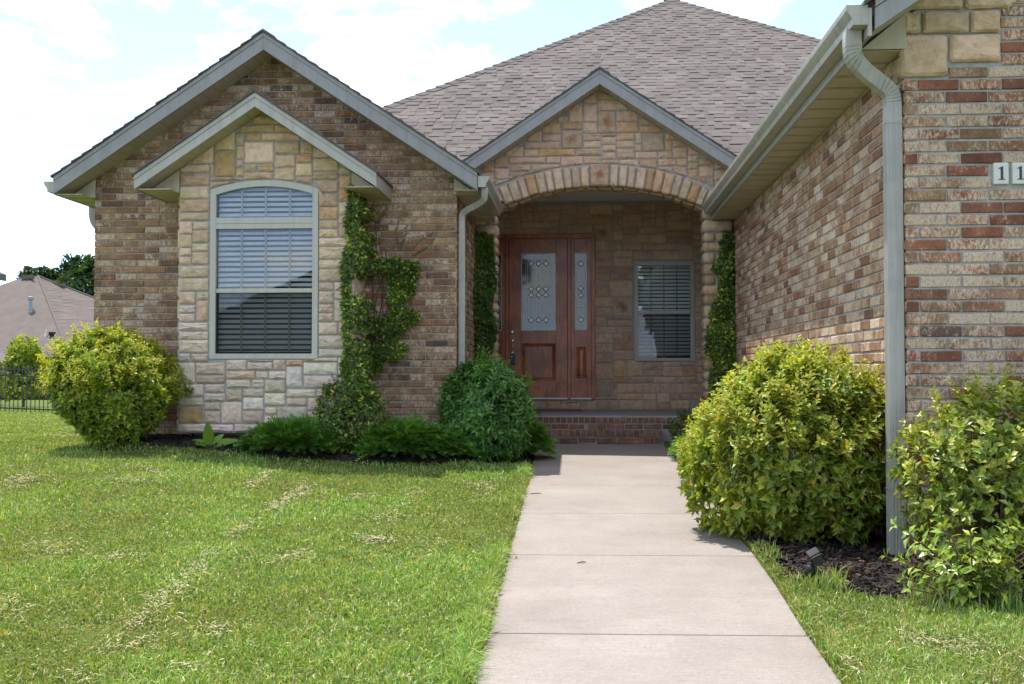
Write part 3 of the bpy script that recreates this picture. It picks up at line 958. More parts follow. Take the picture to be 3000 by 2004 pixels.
# ---- windows
PANE_N = [0]
def blind(win, x0, x1, y, zs0, zs1, pitch, tilt, tapes, slat_w=0.048):
    me = MB().box(-0.5, 0.5, -slat_w / 2, slat_w / 2, -0.0012, 0.0012).mesh('slat', (0, 0, 0)); me.materials.append(M['slat'])
    z = zs1
    while z > zs0:
        yield_w = x1(z) if callable(x1) else x1; xa = x0(z) if callable(x0) else x0
        share('slat', me, ((xa + yield_w) / 2, y, z), win, (tilt + random.uniform(-.03, .03), random.uniform(-.002, .002), 0), (yield_w - xa, 1, 1))
        z -= pitch
def window_box(win, x0, x1, y, z0, z1):
    # the room behind, its dimness put into a near-black colour
    MB().box(x0, x1, y + 0.55, y + 0.56, z0, z1).box(x0, x1, y + 0.12, y + 0.55, z0 - 0.012, z0 - 0.002).box(x0, x1, y + 0.12, y + 0.55, z1 + 0.002, z1 + 0.012) \
        .box(x0 - 0.012, x0 - 0.002, y + 0.12, y + 0.55, z0, z1).box(x1 + 0.002, x1 + 0.012, y + 0.12, y + 0.55, z0, z1).build('dark_room', 'interior', win)

win = part('window', ((WX0 + WX1) / 2, YB, WZ0), 'tall arched window with closed white blinds')
fw = 0.062
yf0, yf1 = YB - 0.012, YB + 0.055
zr0, zr1 = 2.746, 2.867        # transom rails
fr = MB()
fr.box(WX0, WX0 + fw, yf0, yf1, WZ0, WZS - 0.005); fr.box(WX1 - fw, WX1, yf0, yf1, WZ0, WZS - 0.005)
fr.box(WX0 + fw, WX1 - fw, yf0, yf1, WZ0, WZ0 + 0.055)
fr.box(WX0 + fw, WX1 - fw, yf0 + 0.002, yf1, zr0, 2.799); fr.box(WX0 + fw, WX1 - fw, yf0 + 0.002, yf1, 2.802, zr1)
xx = list(np.linspace(WX0, WX1, 25))
def arch_in(x):
    ix0, ix1 = WX0 + fw, WX1 - fw
    if x <= ix0 or x >= ix1: return min(WZS - 0.005, arch_top(x))
    return arch_top(x, ix0, ix1, WZS - 0.055, WZC - 0.066)
xx2 = [WX0, WX0 + fw] + list(np.linspace(WX0 + fw + 0.001, WX1 - fw - 0.001, 19)) + [WX1 - fw, WX1]
fr.strips(xx2, lambda x: arch_in(x), lambda x: arch_top(x), yf0, yf1)
fr.build('frame', 'window_frame', win, bevel=0.004)
sx0, sx1 = WX0 + fw, WX1 - fw
MB().box(sx0, sx1, yf0 + 0.012, yf1 - 0.005, 2.057, 2.104).build('meeting_rail', 'window_frame', win, bevel=0.004)
MB().box(sx0, sx1, YB + 0.022, YB + 0.040, WZ0 + 0.055, WZ0 + 0.075).box(sx0, sx0 + 0.014, YB + 0.022, YB + 0.040, WZ0 + 0.075, 2.057).box(sx1 - 0.014, sx1, YB + 0.022, YB + 0.040, WZ0 + 0.075, 2.057).build('sash', 'lamp_black', win)
def pane(win, x0, x1, y, z0, z1, top=None):
    if top is None:
        MB().add([(x0, y, z0), (x1, y, z0), (x1, y, z1), (x0, y, z1)], [(0, 1, 2, 3)]).build('pane', 'pane', win, fixn=False)
    else:
        q = list(np.linspace(x0, x1, 15))
        pts = [(x0, y, z0), (x1, y, z0)] + [(x, y, top(x)) for x in q[::-1]]
        MB().add(pts, [tuple(range(len(pts)))]).build('pane', 'pane', win, fixn=False)
pane(win, sx0, sx1, YB + 0.030, 2.104, zr0)
pane(win, sx0, sx1, YB + 0.042, WZ0 + 0.055, 2.057)
pane(win, sx0, sx1, YB + 0.030, zr1, 3.2, lambda x: arch_in(min(max(x, sx0 + 0.0015), sx1 - 0.0015)))
MB().add([(sx0, YB + 0.016, WZ0 + 0.055), (sx1, YB + 0.016, WZ0 + 0.055), (sx1, YB + 0.016, 2.057), (sx0, YB + 0.016, 2.057)], [(0, 1, 2, 3)]).build('insect_screen', 'screen', win, fixn=False)
for k in (1, 2, 3):
    x = lerp(sx0, sx1, k / 4)
    MB().box(x - 0.009, x + 0.009, YB + 0.050, YB + 0.056, WZ0 + 0.056, zr0 - 0.001).build('muntin', 'tape', win)
    MB().box(x - 0.009, x + 0.009, YB + 0.050, YB + 0.056, zr1 + 0.001, arch_in(x) - 0.002).build('muntin', 'window_frame', win)
blind(win, sx0 - 0.003, sx1 + 0.003, YB + 0.090, WZ0 + 0.06, zr0 + 0.02, 0.0562, radians(46), 3)
def half_at(z):
    best = 0
    for x in np.linspace(0, (sx1 - sx0) / 2, 40):
        if arch_in((sx0 + sx1) / 2 + min(x, (sx1 - sx0) / 2 - 0.002)) > z: best = x
    return best
cxw = (sx0 + sx1) / 2
blind(win, lambda z: cxw - max(half_at(z - 0.02), 0.1), lambda z: cxw + max(half_at(z - 0.02), 0.1), YB + 0.100, zr1 - 0.01, 3.19, 0.0562, radians(52), 3)
window_box(win, WX0 - 0.0, WX1 + 0.0, YB - 0.02, WZ0 - 0.0, 3.29)

# ---- entry wall behind the porch
PZ = 0.612
EX0, EX1, EZ1 = -1.62, 2.02, 3.9
DX0, DX1, DZ0, DZ1 = -1.541, 0.221, 0.79, 3.366
NX0, NX1, NZ0, NZ1 = 0.843, 1.782, 1.381, 2.941
ew = part('stone_wall', (0.4, YD, PZ))
mb = MB()
mb.box(EX0, EX1, YD + 0.004, YD + 0.15, PZ - 0.1, DZ0 - 0.002); mb.box(EX0, DX0 - 0.002, YD + 0.004, YD + 0.15, DZ0, DZ1)
mb.box(DX1 + 0.002, NX0 - 0.002, YD + 0.004, YD + 0.15, DZ0, DZ1); mb.box(NX1 + 0.002, EX1, YD + 0.004, YD + 0.15, DZ0, DZ1)
mb.box(NX0, NX1, YD + 0.004, YD + 0.15, DZ0, NZ0 - 0.002); mb.box(NX0, NX1, YD + 0.004, YD + 0.15, NZ1 + 0.002, DZ1)
mb.box(EX0, EX1, YD + 0.004, YD + 0.15, DZ1 + 0.002, EZ1)
mb.build('mortar', 'mortar_lifted', ew)
def blocked_entry(x, z):
    return (DX0 < x < DX1 and DZ0 < z < DZ1) or (NX0 < x < NX1 and NZ0 < z < NZ1)
def warp_entry(x, z):
    x, z = clear_of(x, z, DX0, DX1, DZ0, DZ1, 0.014)
    return clear_of(x, z, NX0, NX1, NZ0, NZ1, 0.010)
ashlar(ew, (0, YD, 0), (1, 0, 0), (0, -1, 0), EX0, EX1, PZ + 0.005, 3.85, blocked_entry, warp_entry, lambda x, z, r: ENTRY_LIFTED, 45, cell=0.052, joint=0.011,
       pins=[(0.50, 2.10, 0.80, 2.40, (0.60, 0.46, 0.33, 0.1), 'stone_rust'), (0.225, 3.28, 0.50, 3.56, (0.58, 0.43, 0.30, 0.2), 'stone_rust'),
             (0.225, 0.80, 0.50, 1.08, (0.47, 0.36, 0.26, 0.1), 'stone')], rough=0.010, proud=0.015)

win = part('window', ((NX0 + NX1) / 2, YD, NZ0), 'small double-hung window beside the front door')
fw = 0.066
fr = MB().box(NX0, NX0 + fw, YD - 0.03, YD + 0.05, NZ0, NZ1).box(NX1 - fw, NX1, YD - 0.03, YD + 0.05, NZ0, NZ1)
fr.box(NX0 + fw, NX1 - fw, YD - 0.028, YD + 0.05, NZ0, NZ0 + 0.05).box(NX0 + fw, NX1 - fw, YD - 0.028, YD + 0.05, NZ1 - 0.062, NZ1)
fr.build('frame', 'window_frame', win, bevel=0.004)
a, b = NX0 + fw, NX1 - fw
MB().box(a, b, YD - 0.012, YD + 0.045, 2.118, 2.172).build('meeting_rail', 'window_frame', win, bevel=0.004)
pane(win, a, b, YD + 0.02, 2.172, NZ1 - 0.062); pane(win, a, b, YD + 0.032, NZ0 + 0.05, 2.118)
MB().add([(a, YD + 0.006, NZ0 + 0.05), (b, YD + 0.006, NZ0 + 0.05), (b, YD + 0.006, 2.118), (a, YD + 0.006, 2.118)], [(0, 1, 2, 3)]).build('insect_screen', 'screen', win, fixn=False)
for k in (1, 2, 3):
    x = lerp(a, b, k / 4)
    MB().box(x - 0.008, x + 0.008, YD + 0.040, YD + 0.046, NZ0 + 0.051, NZ1 - 0.063).build('muntin', 'tape', win)
blind(win, a, b, YD + 0.085, NZ0 + 0.06, NZ1 - 0.07, 0.0575, radians(54), 3)
window_box(win, NX0, NX1, YD - 0.02, NZ0, NZ1)

# ---- door, sidelights, frame
dfr = MB()
yd0 = YD - 0.045
dfr.box(DX0, DX0 + 0.05, yd0, YD + 0.10, DZ0, DZ1).box(DX1 - 0.05, DX1, yd0, YD + 0.10, DZ0, DZ1).box(DX0 + 0.05, DX1 - 0.05, yd0 + 0.002, YD + 0.10, 3.318, DZ1)
dfr.box(-1.175, -1.122, yd0 + 0.004, YD + 0.10, DZ0, 3.318).box(-0.198, -0.145, yd0 + 0.004, YD + 0.10, DZ0, 3.318)
dfr.box(DX0 - 0.012, DX0 + 0.022, yd0 - 0.012, yd0, DZ0, DZ1).box(DX1 - 0.022, DX1 + 0.012, yd0 - 0.012, yd0, DZ0, DZ1).box(DX0 - 0.012, DX1 + 0.012, yd0 - 0.012, yd0 - 0.001, DZ1 - 0.022, DZ1 + 0.012)
dfr.build('door_frame', 'cherry_wood', house, bevel=0.006)
MB().box(-1.122, -0.198, yd0 - 0.02, YD + 0.08, DZ0 - 0.004, DZ0 + 0.018).box(-0.145, DX1 - 0.05, yd0 - 0.012, YD + 0.08, DZ0 - 0.004, DZ0 + 0.016).box(DX0 + 0.05, -1.175, yd0 - 0.012, YD + 0.08, DZ0 - 0.004, DZ0 + 0.016).build('threshold', 'threshold', house)

def leaf_door(name, x0, x1, z0, z1, gx0, gx1, gz0, gz1, px0, px1, pz0, pz1, y, label):
    d = MB()
    y0, y1 = y, y + 0.045
    d.box(x0, gx0, y0, y1, z0, z1).box(gx1, x1, y0, y1, z0, z1)
    d.box(gx0, gx1, y0 + 0.0015, y1, gz1, z1).box(gx0, gx1, y0 + 0.0015, y1, pz1, gz0).box(gx0, gx1, y0 + 0.0015, y1, z0, pz0)
    if px0 > gx0 + 0.003: d.box(gx0, px0, y0 + 0.0015, y1, pz0, pz1).box(px1, gx1, y0 + 0.0015, y1, pz0, pz1)
    dr = d.build(name, 'cherry_wood', house, bevel=0.004)
    dr['label'] = label
    # raised panel: sunk field, sloped edge, flat centre
    q = 0.045
    p = MB()
    o4 = [(px0, pz0), (px1, pz0), (px1, pz1), (px0, pz1)]
    ring = lambda e, yy: [(px0 + e, yy, pz0 + e), (px1 - e, yy, pz0 + e), (px1 - e, yy, pz1 - e), (px0 + e, yy, pz1 - e)]
    vs = ring(0, y0 + 0.0) + ring(0.014, y0 + 0.020) + ring(0.022, y0 + 0.022) + ring(0.022 + q * 0.5, y0 + 0.006) + ring(0.022 + q * 0.5 + 0.004, y0 + 0.005)
    fs = [(16, 17, 18, 19)]
    for r_ in range(4):
        for i in range(4):
            j = (i + 1) % 4; fs.append((r_ * 4 + i, r_ * 4 + j, r_ * 4 + 4 + j, r_ * 4 + 4 + i))
    p.add(vs, fs)
    p.build('panel', 'cherry_wood', dr)
    MB().box(gx0, gx1, y0 + 0.018, y0 + 0.026, gz0, gz1).build('glass', 'art_glass', dr)
    e = 0.012
    MB().box(gx0, gx1, y0 - 0.004, y0 + 0.012, gz0, gz0 + e).box(gx0, gx1, y0 - 0.004, y0 + 0.012, gz1 - e, gz1).box(gx0, gx0 + e, y0 - 0.003, y0 + 0.012, gz0 + e, gz1 - e).box(gx1 - e, gx1, y0 - 0.003, y0 + 0.012, gz0 + e, gz1 - e).build('glass_bead', 'lead', dr)
    return dr
def bar(mb, x0, z0, x1, z1, y, w=0.006, d=0.008):
    w = max(w, 0.0045)
    dx, dz = x1 - x0, z1 - z0; L = math.hypot(dx, dz); nx_, nz_ = -dz / L * w / 2, dx / L * w / 2
    mb.prism_y([(x0 + nx_, z0 + nz_), (x0 - nx_, z0 - nz_), (x1 - nx_, z1 - nz_), (x1 + nx_, z1 + nz_)], y, y + d)
def diamonds(dr, cs, hw, hh, y, fill=True):
    for cx, cz in cs:
        if fill:
            k = 0.72
            P = [(cx - hw, cz), (cx, cz - hh), (cx + hw, cz), (cx, cz + hh)]; Q = [(cx + (x - cx) * k, cz + (z - cz) * k) for x, z in P]
            m_ = MB().add([(x, y + 0.006, z) for x, z in P] + [(x, y - 0.002, z) for x, z in Q], [(4, 5, 6, 7)] + [(i, (i + 1) % 4, (i + 1) % 4 + 4, i + 4) for i in range(4)])
            m_.build('bevelled_diamond', 'bevel_glass', dr)

door = leaf_door('front_door', -1.119, -0.201, DZ0 + 0.016, 3.316, -0.929, -0.380, 1.861, 3.088, -0.913, -0.365 - 0.03, 1.076, 1.657, YD - 0.01, 'knotty red-brown wooden door with leaded glass')
gx0, gx1, gz0, gz1 = -0.929, -0.380, 1.861, 3.088
def dX(px): return lerp(gx0, gx1, (px - 225) / 270)
def dZ(py): return lerp(gz1, gz0, (py - 212) / 596)
cm = MB(); yc = YD - 0.01 + 0.011
for px in (258, 274, 446, 462): bar(cm, dX(px), dZ(300 if px in (274, 446) else 285), dX(px), dZ(725 if px in (274, 446) else 740), yc)
for py in (262, 272, 752, 770): bar(cm, dX(290 if py in (272, 752) else 282), dZ(py), dX(430 if py in (272, 752) else 438), dZ(py), yc)
for (a, b) in (((258, 285), (282, 262)), ((462, 285), (438, 262)), ((258, 740), (290, 770)), ((462, 740), (430, 770)), ((274, 300), (290, 272)), ((446, 300), (430, 272)), ((274, 725), (290, 752)), ((446, 725), (430, 752))):
    bar(cm, dX(a[0]), dZ(a[1]), dX(b[0]), dZ(b[1]), yc)
for py in (285, 380, 485, 540, 632, 740):
    bar(cm, dX(228), dZ(py), dX(258), dZ(py), yc); bar(cm, dX(462), dZ(py), dX(492), dZ(py), yc)
for px in (303, 331, 360, 389, 417): bar(cm, dX(px), dZ(315), dX(px), dZ(455 if px in (303, 360, 417) else 480), yc, 0.003); bar(cm, dX(px), dZ(565 if px in (303, 360, 417) else 540), dX(px), dZ(700), yc, 0.003)
for px in (331, 389): bar(cm, dX(px), dZ(770), dX(px), dZ(805), yc, 0.003)
for px in (274, 331, 389, 446): bar(cm, dX(px), dZ(215), dX(px), dZ(262), yc, 0.003)
def dia_frame(cs, hw, hh, X, Z):
    for cx, cz in cs:
        P = [(cx - hw, cz), (cx, cz - hh), (cx + hw, cz), (cx, cz + hh)]
        for i in range(4): bar(cm, X(P[i][0]), Z(P[i][1]), X(P[(i + 1) % 4][0]), Z(P[(i + 1) % 4][1]), yc, 0.006)
ds = [(303, 487), (360, 487), (417, 487), (303, 535), (360, 535), (417, 535)]
ds2 = [(303, 726), (360, 726), (417, 726), (303, 292), (360, 292), (417, 292)]
dia_frame(ds, 26, 26, dX, dZ); dia_frame(ds2, 26, 26, dX, dZ)
cm.build('leading', 'lead', door)
sc_x = (gx1 - gx0) / 270; sc_z = (gz1 - gz0) / 596
diamonds(door, [(dX(x), dZ(z)) for x, z in ds + ds2], 24 * sc_x, 24 * sc_z, yc)
for sgn, nm in ((1, 'door_sidelight'), (-1, 'door_sidelight')):
    if sgn > 0: x0, x1, gx0s, gx1s = -0.144, 0.170, -0.084, 0.109
    else: x0, x1, gx0s, gx1s = -1.490, -1.176, -1.429, -1.236
    s = leaf_door(nm, x0, x1, DZ0 + 0.016, 3.316, gx0s, gx1s, 1.866, 3.092, gx0s + 0.03, gx1s - 0.02, 1.12, 1.60, YD - 0.004, 'narrow wooden side panel with leaded glass')
    cm = MB(); yc = YD - 0.004 + 0.011
    X = lambda px: lerp(gx0s, gx1s, (px - 640) / 93); Z = lambda py: lerp(3.092, 1.866, (py - 205) / 598)
    for px in (651, 660, 712, 721): bar(cm, X(px), Z(290), X(px), Z(735), yc, 0.004)
    for py in (380, 480, 535, 627): bar(cm, X(642), Z(py), X(660), Z(py), yc, 0.004); bar(cm, X(712), Z(py), X(731), Z(py), yc, 0.004)
    bar(cm, X(642), Z(627), X(731), Z(627), yc, 0.004)
    for a, b in (((651, 290), (670, 262)), ((721, 290), (702, 262)), ((670, 262), (702, 262)), ((651, 735), (670, 752)), ((721, 735), (702, 752)), ((670, 752), (702, 752))):
        bar(cm, X(a[0]), Z(a[1]), X(b[0]), Z(b[1]), yc, 0.004)
    dd = [(686, 480), (686, 533), (686, 292), (686, 720)]
    for cx, cz in dd:
        P = [(cx - 25, cz), (cx, cz - 26), (cx + 25, cz), (cx, cz + 26)]
        for i in range(4): bar(cm, X(P[i][0]), Z(P[i][1]), X(P[(i + 1) % 4][0]), Z(P[(i + 1) % 4][1]), yc, 0.006)
    cm.build('leading', 'lead', s)
    diamonds(s, [(X(x), Z(z)) for x, z in dd], 23 * (gx1s - gx0s) / 93, 24 * 1.226 / 598, yc)
yk = YD - 0.01
MB().lathe([(0.038, 0), (0.038, -0.008), (0.030, -0.014), (0.020, -0.022), (0.012, -0.022)], (-1.064, yk, 1.846), 16, 'y').build('deadbolt', 'nickel', door, smooth=False)
h = MB().lathe([(0.036, 0), (0.036, -0.008), (0.028, -0.014), (0.015, -0.020)], (-1.064, yk, 1.711), 16, 'y')
h.box(-1.072, -1.056, yk - 0.030, yk - 0.014, 1.690, 1.722)
h.tube([(-1.064, yk - 0.020, 1.69), (-1.064, yk - 0.055, 1.66), (-1.062, yk - 0.062, 1.60), (-1.062, yk - 0.055, 1.53), (-1.064, yk - 0.010, 1.50)], [0.007, 0.010, 0.012, 0.010, 0.008], 8)
h.build('handle', 'nickel', door)
kb = thing('key_lockbox', (-1.064, yk - 0.03, 1.36), 'dark blue key lockbox hanging from the front door handle', 'lockbox')
MB().box(-1.098, -1.026, yk - 0.055, yk - 0.006, 1.330, 1.485).build('body', 'keybox', kb, bevel=0.012)
MB().lathe([(0.020, 0), (0.020, -0.008), (0.010, -0.012)], (-1.062, yk - 0.055, 1.515), 12, 'y').tube([(-1.085, yk - 0.03, 1.48), (-1.085, yk - 0.03, 1.555), (-1.062, yk - 0.03, 1.58), (-1.040, yk - 0.03, 1.555), (-1.040, yk - 0.03, 1.48)], 0.006, 6).build('shackle', 'steel', kb)

# ---- portico: gable wall, arch, columns
PC = 0.256
def po_soff(x): return 4.90 - PITCH * abs(x - PC)
AR, AZC = 3.3, 3.655                                    # arch radius and crown (intrados)
def arc_z(x, R, zc): return zc - R + sqrt(max(R * R - (x - PC) ** 2, 0.0))
CLX0, CLX1, CRX0, CRX1 = -1.42, -1.085, 1.605, 1.985     # columns
pg = part('stone_wall', (PC, YP, 3.4))
mb = MB()
zin = lambda x: arc_z(x, AR, AZC) + 0.012
xs2 = list(np.linspace(-1.42, 1.985, 29))
mb.strips(xs2, zin, lambda x: po_soff(x) + 0.06, YP + 0.006, YP + 0.36)
mb.build('mortar', 'mortar', pg)
AO = 0.272
def vous(t0, t1, jt, R0, R1, zc):
    f = lambda th, R: (PC + R * sin(th), zc - AR + R * cos(th))
    a0, a1 = t0 + jt / (2 * AR), t1 - jt / (2 * AR)
    return [f(a0, R0), f(a1, R0), f(a1, R1), f(a0, R1)]
edge = [0.0]
r = random.Random(9)
half = 0.125 / AR
ths = [half]
while ths[-1] < 0.47: ths.append(ths[-1] + r.uniform(0.098, 0.135) / AR * 1.0)
def ars(pairs):
    for t0, t1 in pairs:
        k = abs((t0 + t1) / 2)
        put_stone(pg, vous(t0, t1, 0.014, AR - 0.004 + r.uniform(-.01, .004), AR + AO + r.uniform(-.018, .006) - (0.05 * max(0, k - 0.3) / 0.15), AZC), (0, YP, 0), (1, 0, 0), (0, -1, 0), pick(ARCH, r), 0.10, 0.034, 0.012, 'stone', name='arch_stone')
ars([(a, b) for a, b in zip(ths[:-1], ths[1:])] + [(-b, -a) for a, b in zip(ths[:-1], ths[1:])])
put_stone(pg, vous(-half, half, 0.014, AR - 0.01, AR + AO + 0.012, AZC), (0, YP, 0), (1, 0, 0), (0, -1, 0), (0.50, 0.37, 0.27, 0.3), 0.10, 0.040, 0.012, 'stone_rust', name='arch_stone')
# second ring of rounded stones under the arch
t = -0.42
while t < 0.42:
    w = r.uniform(0.12, 0.2) / AR
    for yy, dd in ((YP + 0.115, 0.11), (YP + 0.235, 0.11)):
        pl = vous(t, t + w, 0.016, AR - r.uniform(0.02, 0.035), AR + 0.05, AZC)
        put_stone(pg, pl, (0, yy, 0), (1, 0, 0), (0, -1, 0), pick(ROSE, r), 0.10, 0.006, 0.004, name='arch_stone')
    t += w
def blocked_po(x, z):
    d = math.hypot(x - PC, z - (AZC - AR))
    return 2 if (d < AR + AO - 0.02 or z > po_soff(x) - 0.01) else 0
def warp_po(x, z):
    z = min(z, po_soff(x) + 0.03)
    dx, dz = x - PC, z - (AZC - AR); d = math.hypot(dx, dz)
    if d < AR + AO + 0.014:
        k = (AR + AO + 0.014) / d; x, z = PC + dx * k, AZC - AR + dz * k
    return x, z
rs_ = (0.46, 0.34, 0.235, 0.2)
ashlar(pg, (0, YP, 0), (1, 0, 0), (0, -1, 0), -1.42, 1.985, 3.55, 4.88, blocked_po, warp_po, lambda x, z, r: ROSE, 64, cell=0.0485, joint=0.011,
       pins=[(0.235, 4.34, 0.50, 4.62, rs_, 'stone_rust'), (-0.245, 4.12, 0.02, 4.40, rs_, 'stone_rust'), (0.83, 4.07, 1.12, 4.345, (0.44, 0.33, 0.225, 0.1), 'stone')], rough=0.010, proud=0.016)
for (x0, x1) in ((CLX0, CLX1), (CRX0, CRX1)):
    cl = part('stone_column', ((x0 + x1) / 2, YP + 0.18, PZ - 0.3))
    zt = lambda x: zin(x) - 0.004
    MB().strips(list(np.linspace(x0 + 0.02, x1 - 0.02, 4)), lambda x: 0.15, zt, YP + 0.012, YP + 0.36).build('mortar', 'mortar', cl)
    z = 0.25; k = 0
    while z < 3.42:
        hh = r.choice([0.115, 0.13, 0.15, 0.165])
        zt2 = min(z + hh, 3.42)
        # chunky blocks: one long or two short per course, showing their ends on the porch side
        splits = [x0, x1] if k % 2 == 0 else [x0, lerp(x0, x1, 0.40 if x0 > 0 else 0.58), x1]
        for a, b in zip(splits[:-1], splits[1:]):
            e = 0.006; jx = r.uniform(0.0, 0.018)
            aa = a + e - (jx if a == x0 and x0 > 0 else 0); bb_ = b - e + (jx if b == x1 and x0 < 0 else 0)
            w_, h_ = bb_ - aa, zt2 - z - 0.014
            vs, fs = [], []
            # rounded block: three rings front to back
            def ringp(ins, y):
                c_ = 0.022
                pts = [(-w_ / 2 + ins + c_, -h_ / 2 + ins), (w_ / 2 - ins - c_, -h_ / 2 + ins), (w_ / 2 - ins, -h_ / 2 + ins + c_), (w_ / 2 - ins, h_ / 2 - ins - c_), (w_ / 2 - ins - c_, h_ / 2 - ins), (-w_ / 2 + ins + c_, h_ / 2 - ins), (-w_ / 2 + ins, h_ / 2 - ins - c_), (-w_ / 2 + ins, -h_ / 2 + ins + c_)]
                return [((aa + bb_) / 2 + x + r.uniform(-.003, .003), y + r.uniform(-.003, .003), (z + zt2) / 2 + q + r.uniform(-.003, .003)) for x, q in pts]
            rings = [ringp(0.022, YP - 0.030), ringp(0.004, YP - 0.010), ringp(0.0, YP + 0.05), ringp(0.004, YP + 0.33), ringp(0.020, YP + 0.372)]
            m_ = MB()
            m_.add([p for rg in rings for p in rg], [tuple(range(7, -1, -1)), tuple(range(32, 40))] + [(g * 8 + i, g * 8 + (i + 1) % 8, g * 8 + 8 + (i + 1) % 8, g * 8 + 8 + i) for g in range(4) for i in range(8)])
            m_.build('stone', 'stone', cl, smooth=True, color=pick(ROSE if x0 < 0 else [((0.47, 0.36, 0.23), 0.3, 3), ((0.44, 0.31, 0.19), 0.4, 2), ((0.50, 0.40, 0.28), 0.2, 2)], r))
        z = zt2; k += 1
# porch interior: side walls and ceiling
MB().box(-1.62, -1.45, YP + 0.37, YD, 0.3, 3.86).build('porch_side_wall', 'mortar', house)
MB().box(1.99, 2.12, YP + 0.37, YD, 0.3, 3.86).build('porch_side_wall', 'mortar', house)
MB().box(-1.6, 2.1, YP + 0.36, YD + 0.15, 3.905, 3.93).build('porch_ceiling', 'slat', house)
# porch floor and brick steps
pf = part('porch', (0.3, 15.5, 0.2))
MB().box(-1.45, 1.99, 14.905, YD, 0.2, PZ).build('floor_slab', 'porch_concrete', pf, bevel=0.006)
BHm = MB()
st_me = BM
def step_course(y, x0, x1, z, h, w, pal, seed, jt=0.012, dep=1.0):
    rr = random.Random(seed); x = x0
    while x < x1 - 0.03:
        ww = min(w * rr.uniform(0.97, 1.03), x1 - x)
        share('brick', BM[rr.randrange(10)], (x + ww / 2, y + rr.gauss(0, 0.003), z + 0.005), pf, (0, rr.gauss(0, 0.012), rr.gauss(0, 0.02)), ((ww - jt) / (BL - JX), dep, (h - jt) / (BH - JZ)), pick(pal, rr))
        x += ww
MB().box(-0.90, 1.985, 14.912, 15.2, 0.2, PZ - 0.012).build('riser_mortar', 'mortar_dark', pf)
MB().box(-0.545, 1.108, 14.612, 14.93, 0.15, 0.418).build('riser_mortar', 'mortar_dark', pf)
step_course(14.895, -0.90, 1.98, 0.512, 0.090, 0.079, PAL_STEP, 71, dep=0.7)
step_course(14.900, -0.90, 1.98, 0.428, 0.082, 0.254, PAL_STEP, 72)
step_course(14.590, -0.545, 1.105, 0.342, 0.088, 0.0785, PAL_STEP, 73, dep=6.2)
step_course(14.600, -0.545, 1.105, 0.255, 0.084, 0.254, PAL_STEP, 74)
mat_ = thing('doormat', (-0.45, 16.85, PZ), 'thin brown doormat lying on the porch before the red door', 'doormat')
MB().box(-0.93, 0.01, 16.62, 17.10, PZ + 0.001, PZ + 0.014).build('pile', 'doormat', mat_, bevel=0.004)
MB().box(-0.95, 0.03, 16.60, 17.12, PZ + 0.0005, PZ + 0.006).build('border', 'doormat', mat_)

# ------------------------------------------------------------------ roofs
SHC = [((0.108, 0.092, 0.086), 3), ((0.118, 0.101, 0.094), 3), ((0.099, 0.085, 0.079), 2.5), ((0.127, 0.111, 0.104), 2), ((0.114, 0.092, 0.083), 1.2)]
def shc(r_):
    t = r_.uniform(0, sum(c[1] for c in SHC))
    for c, w in SHC:
        t -= w
        if t <= 0: break
    k = r_.uniform(0.92, 1.08)
    return (c[0] * k, c[1] * k, c[2] * k, 1)

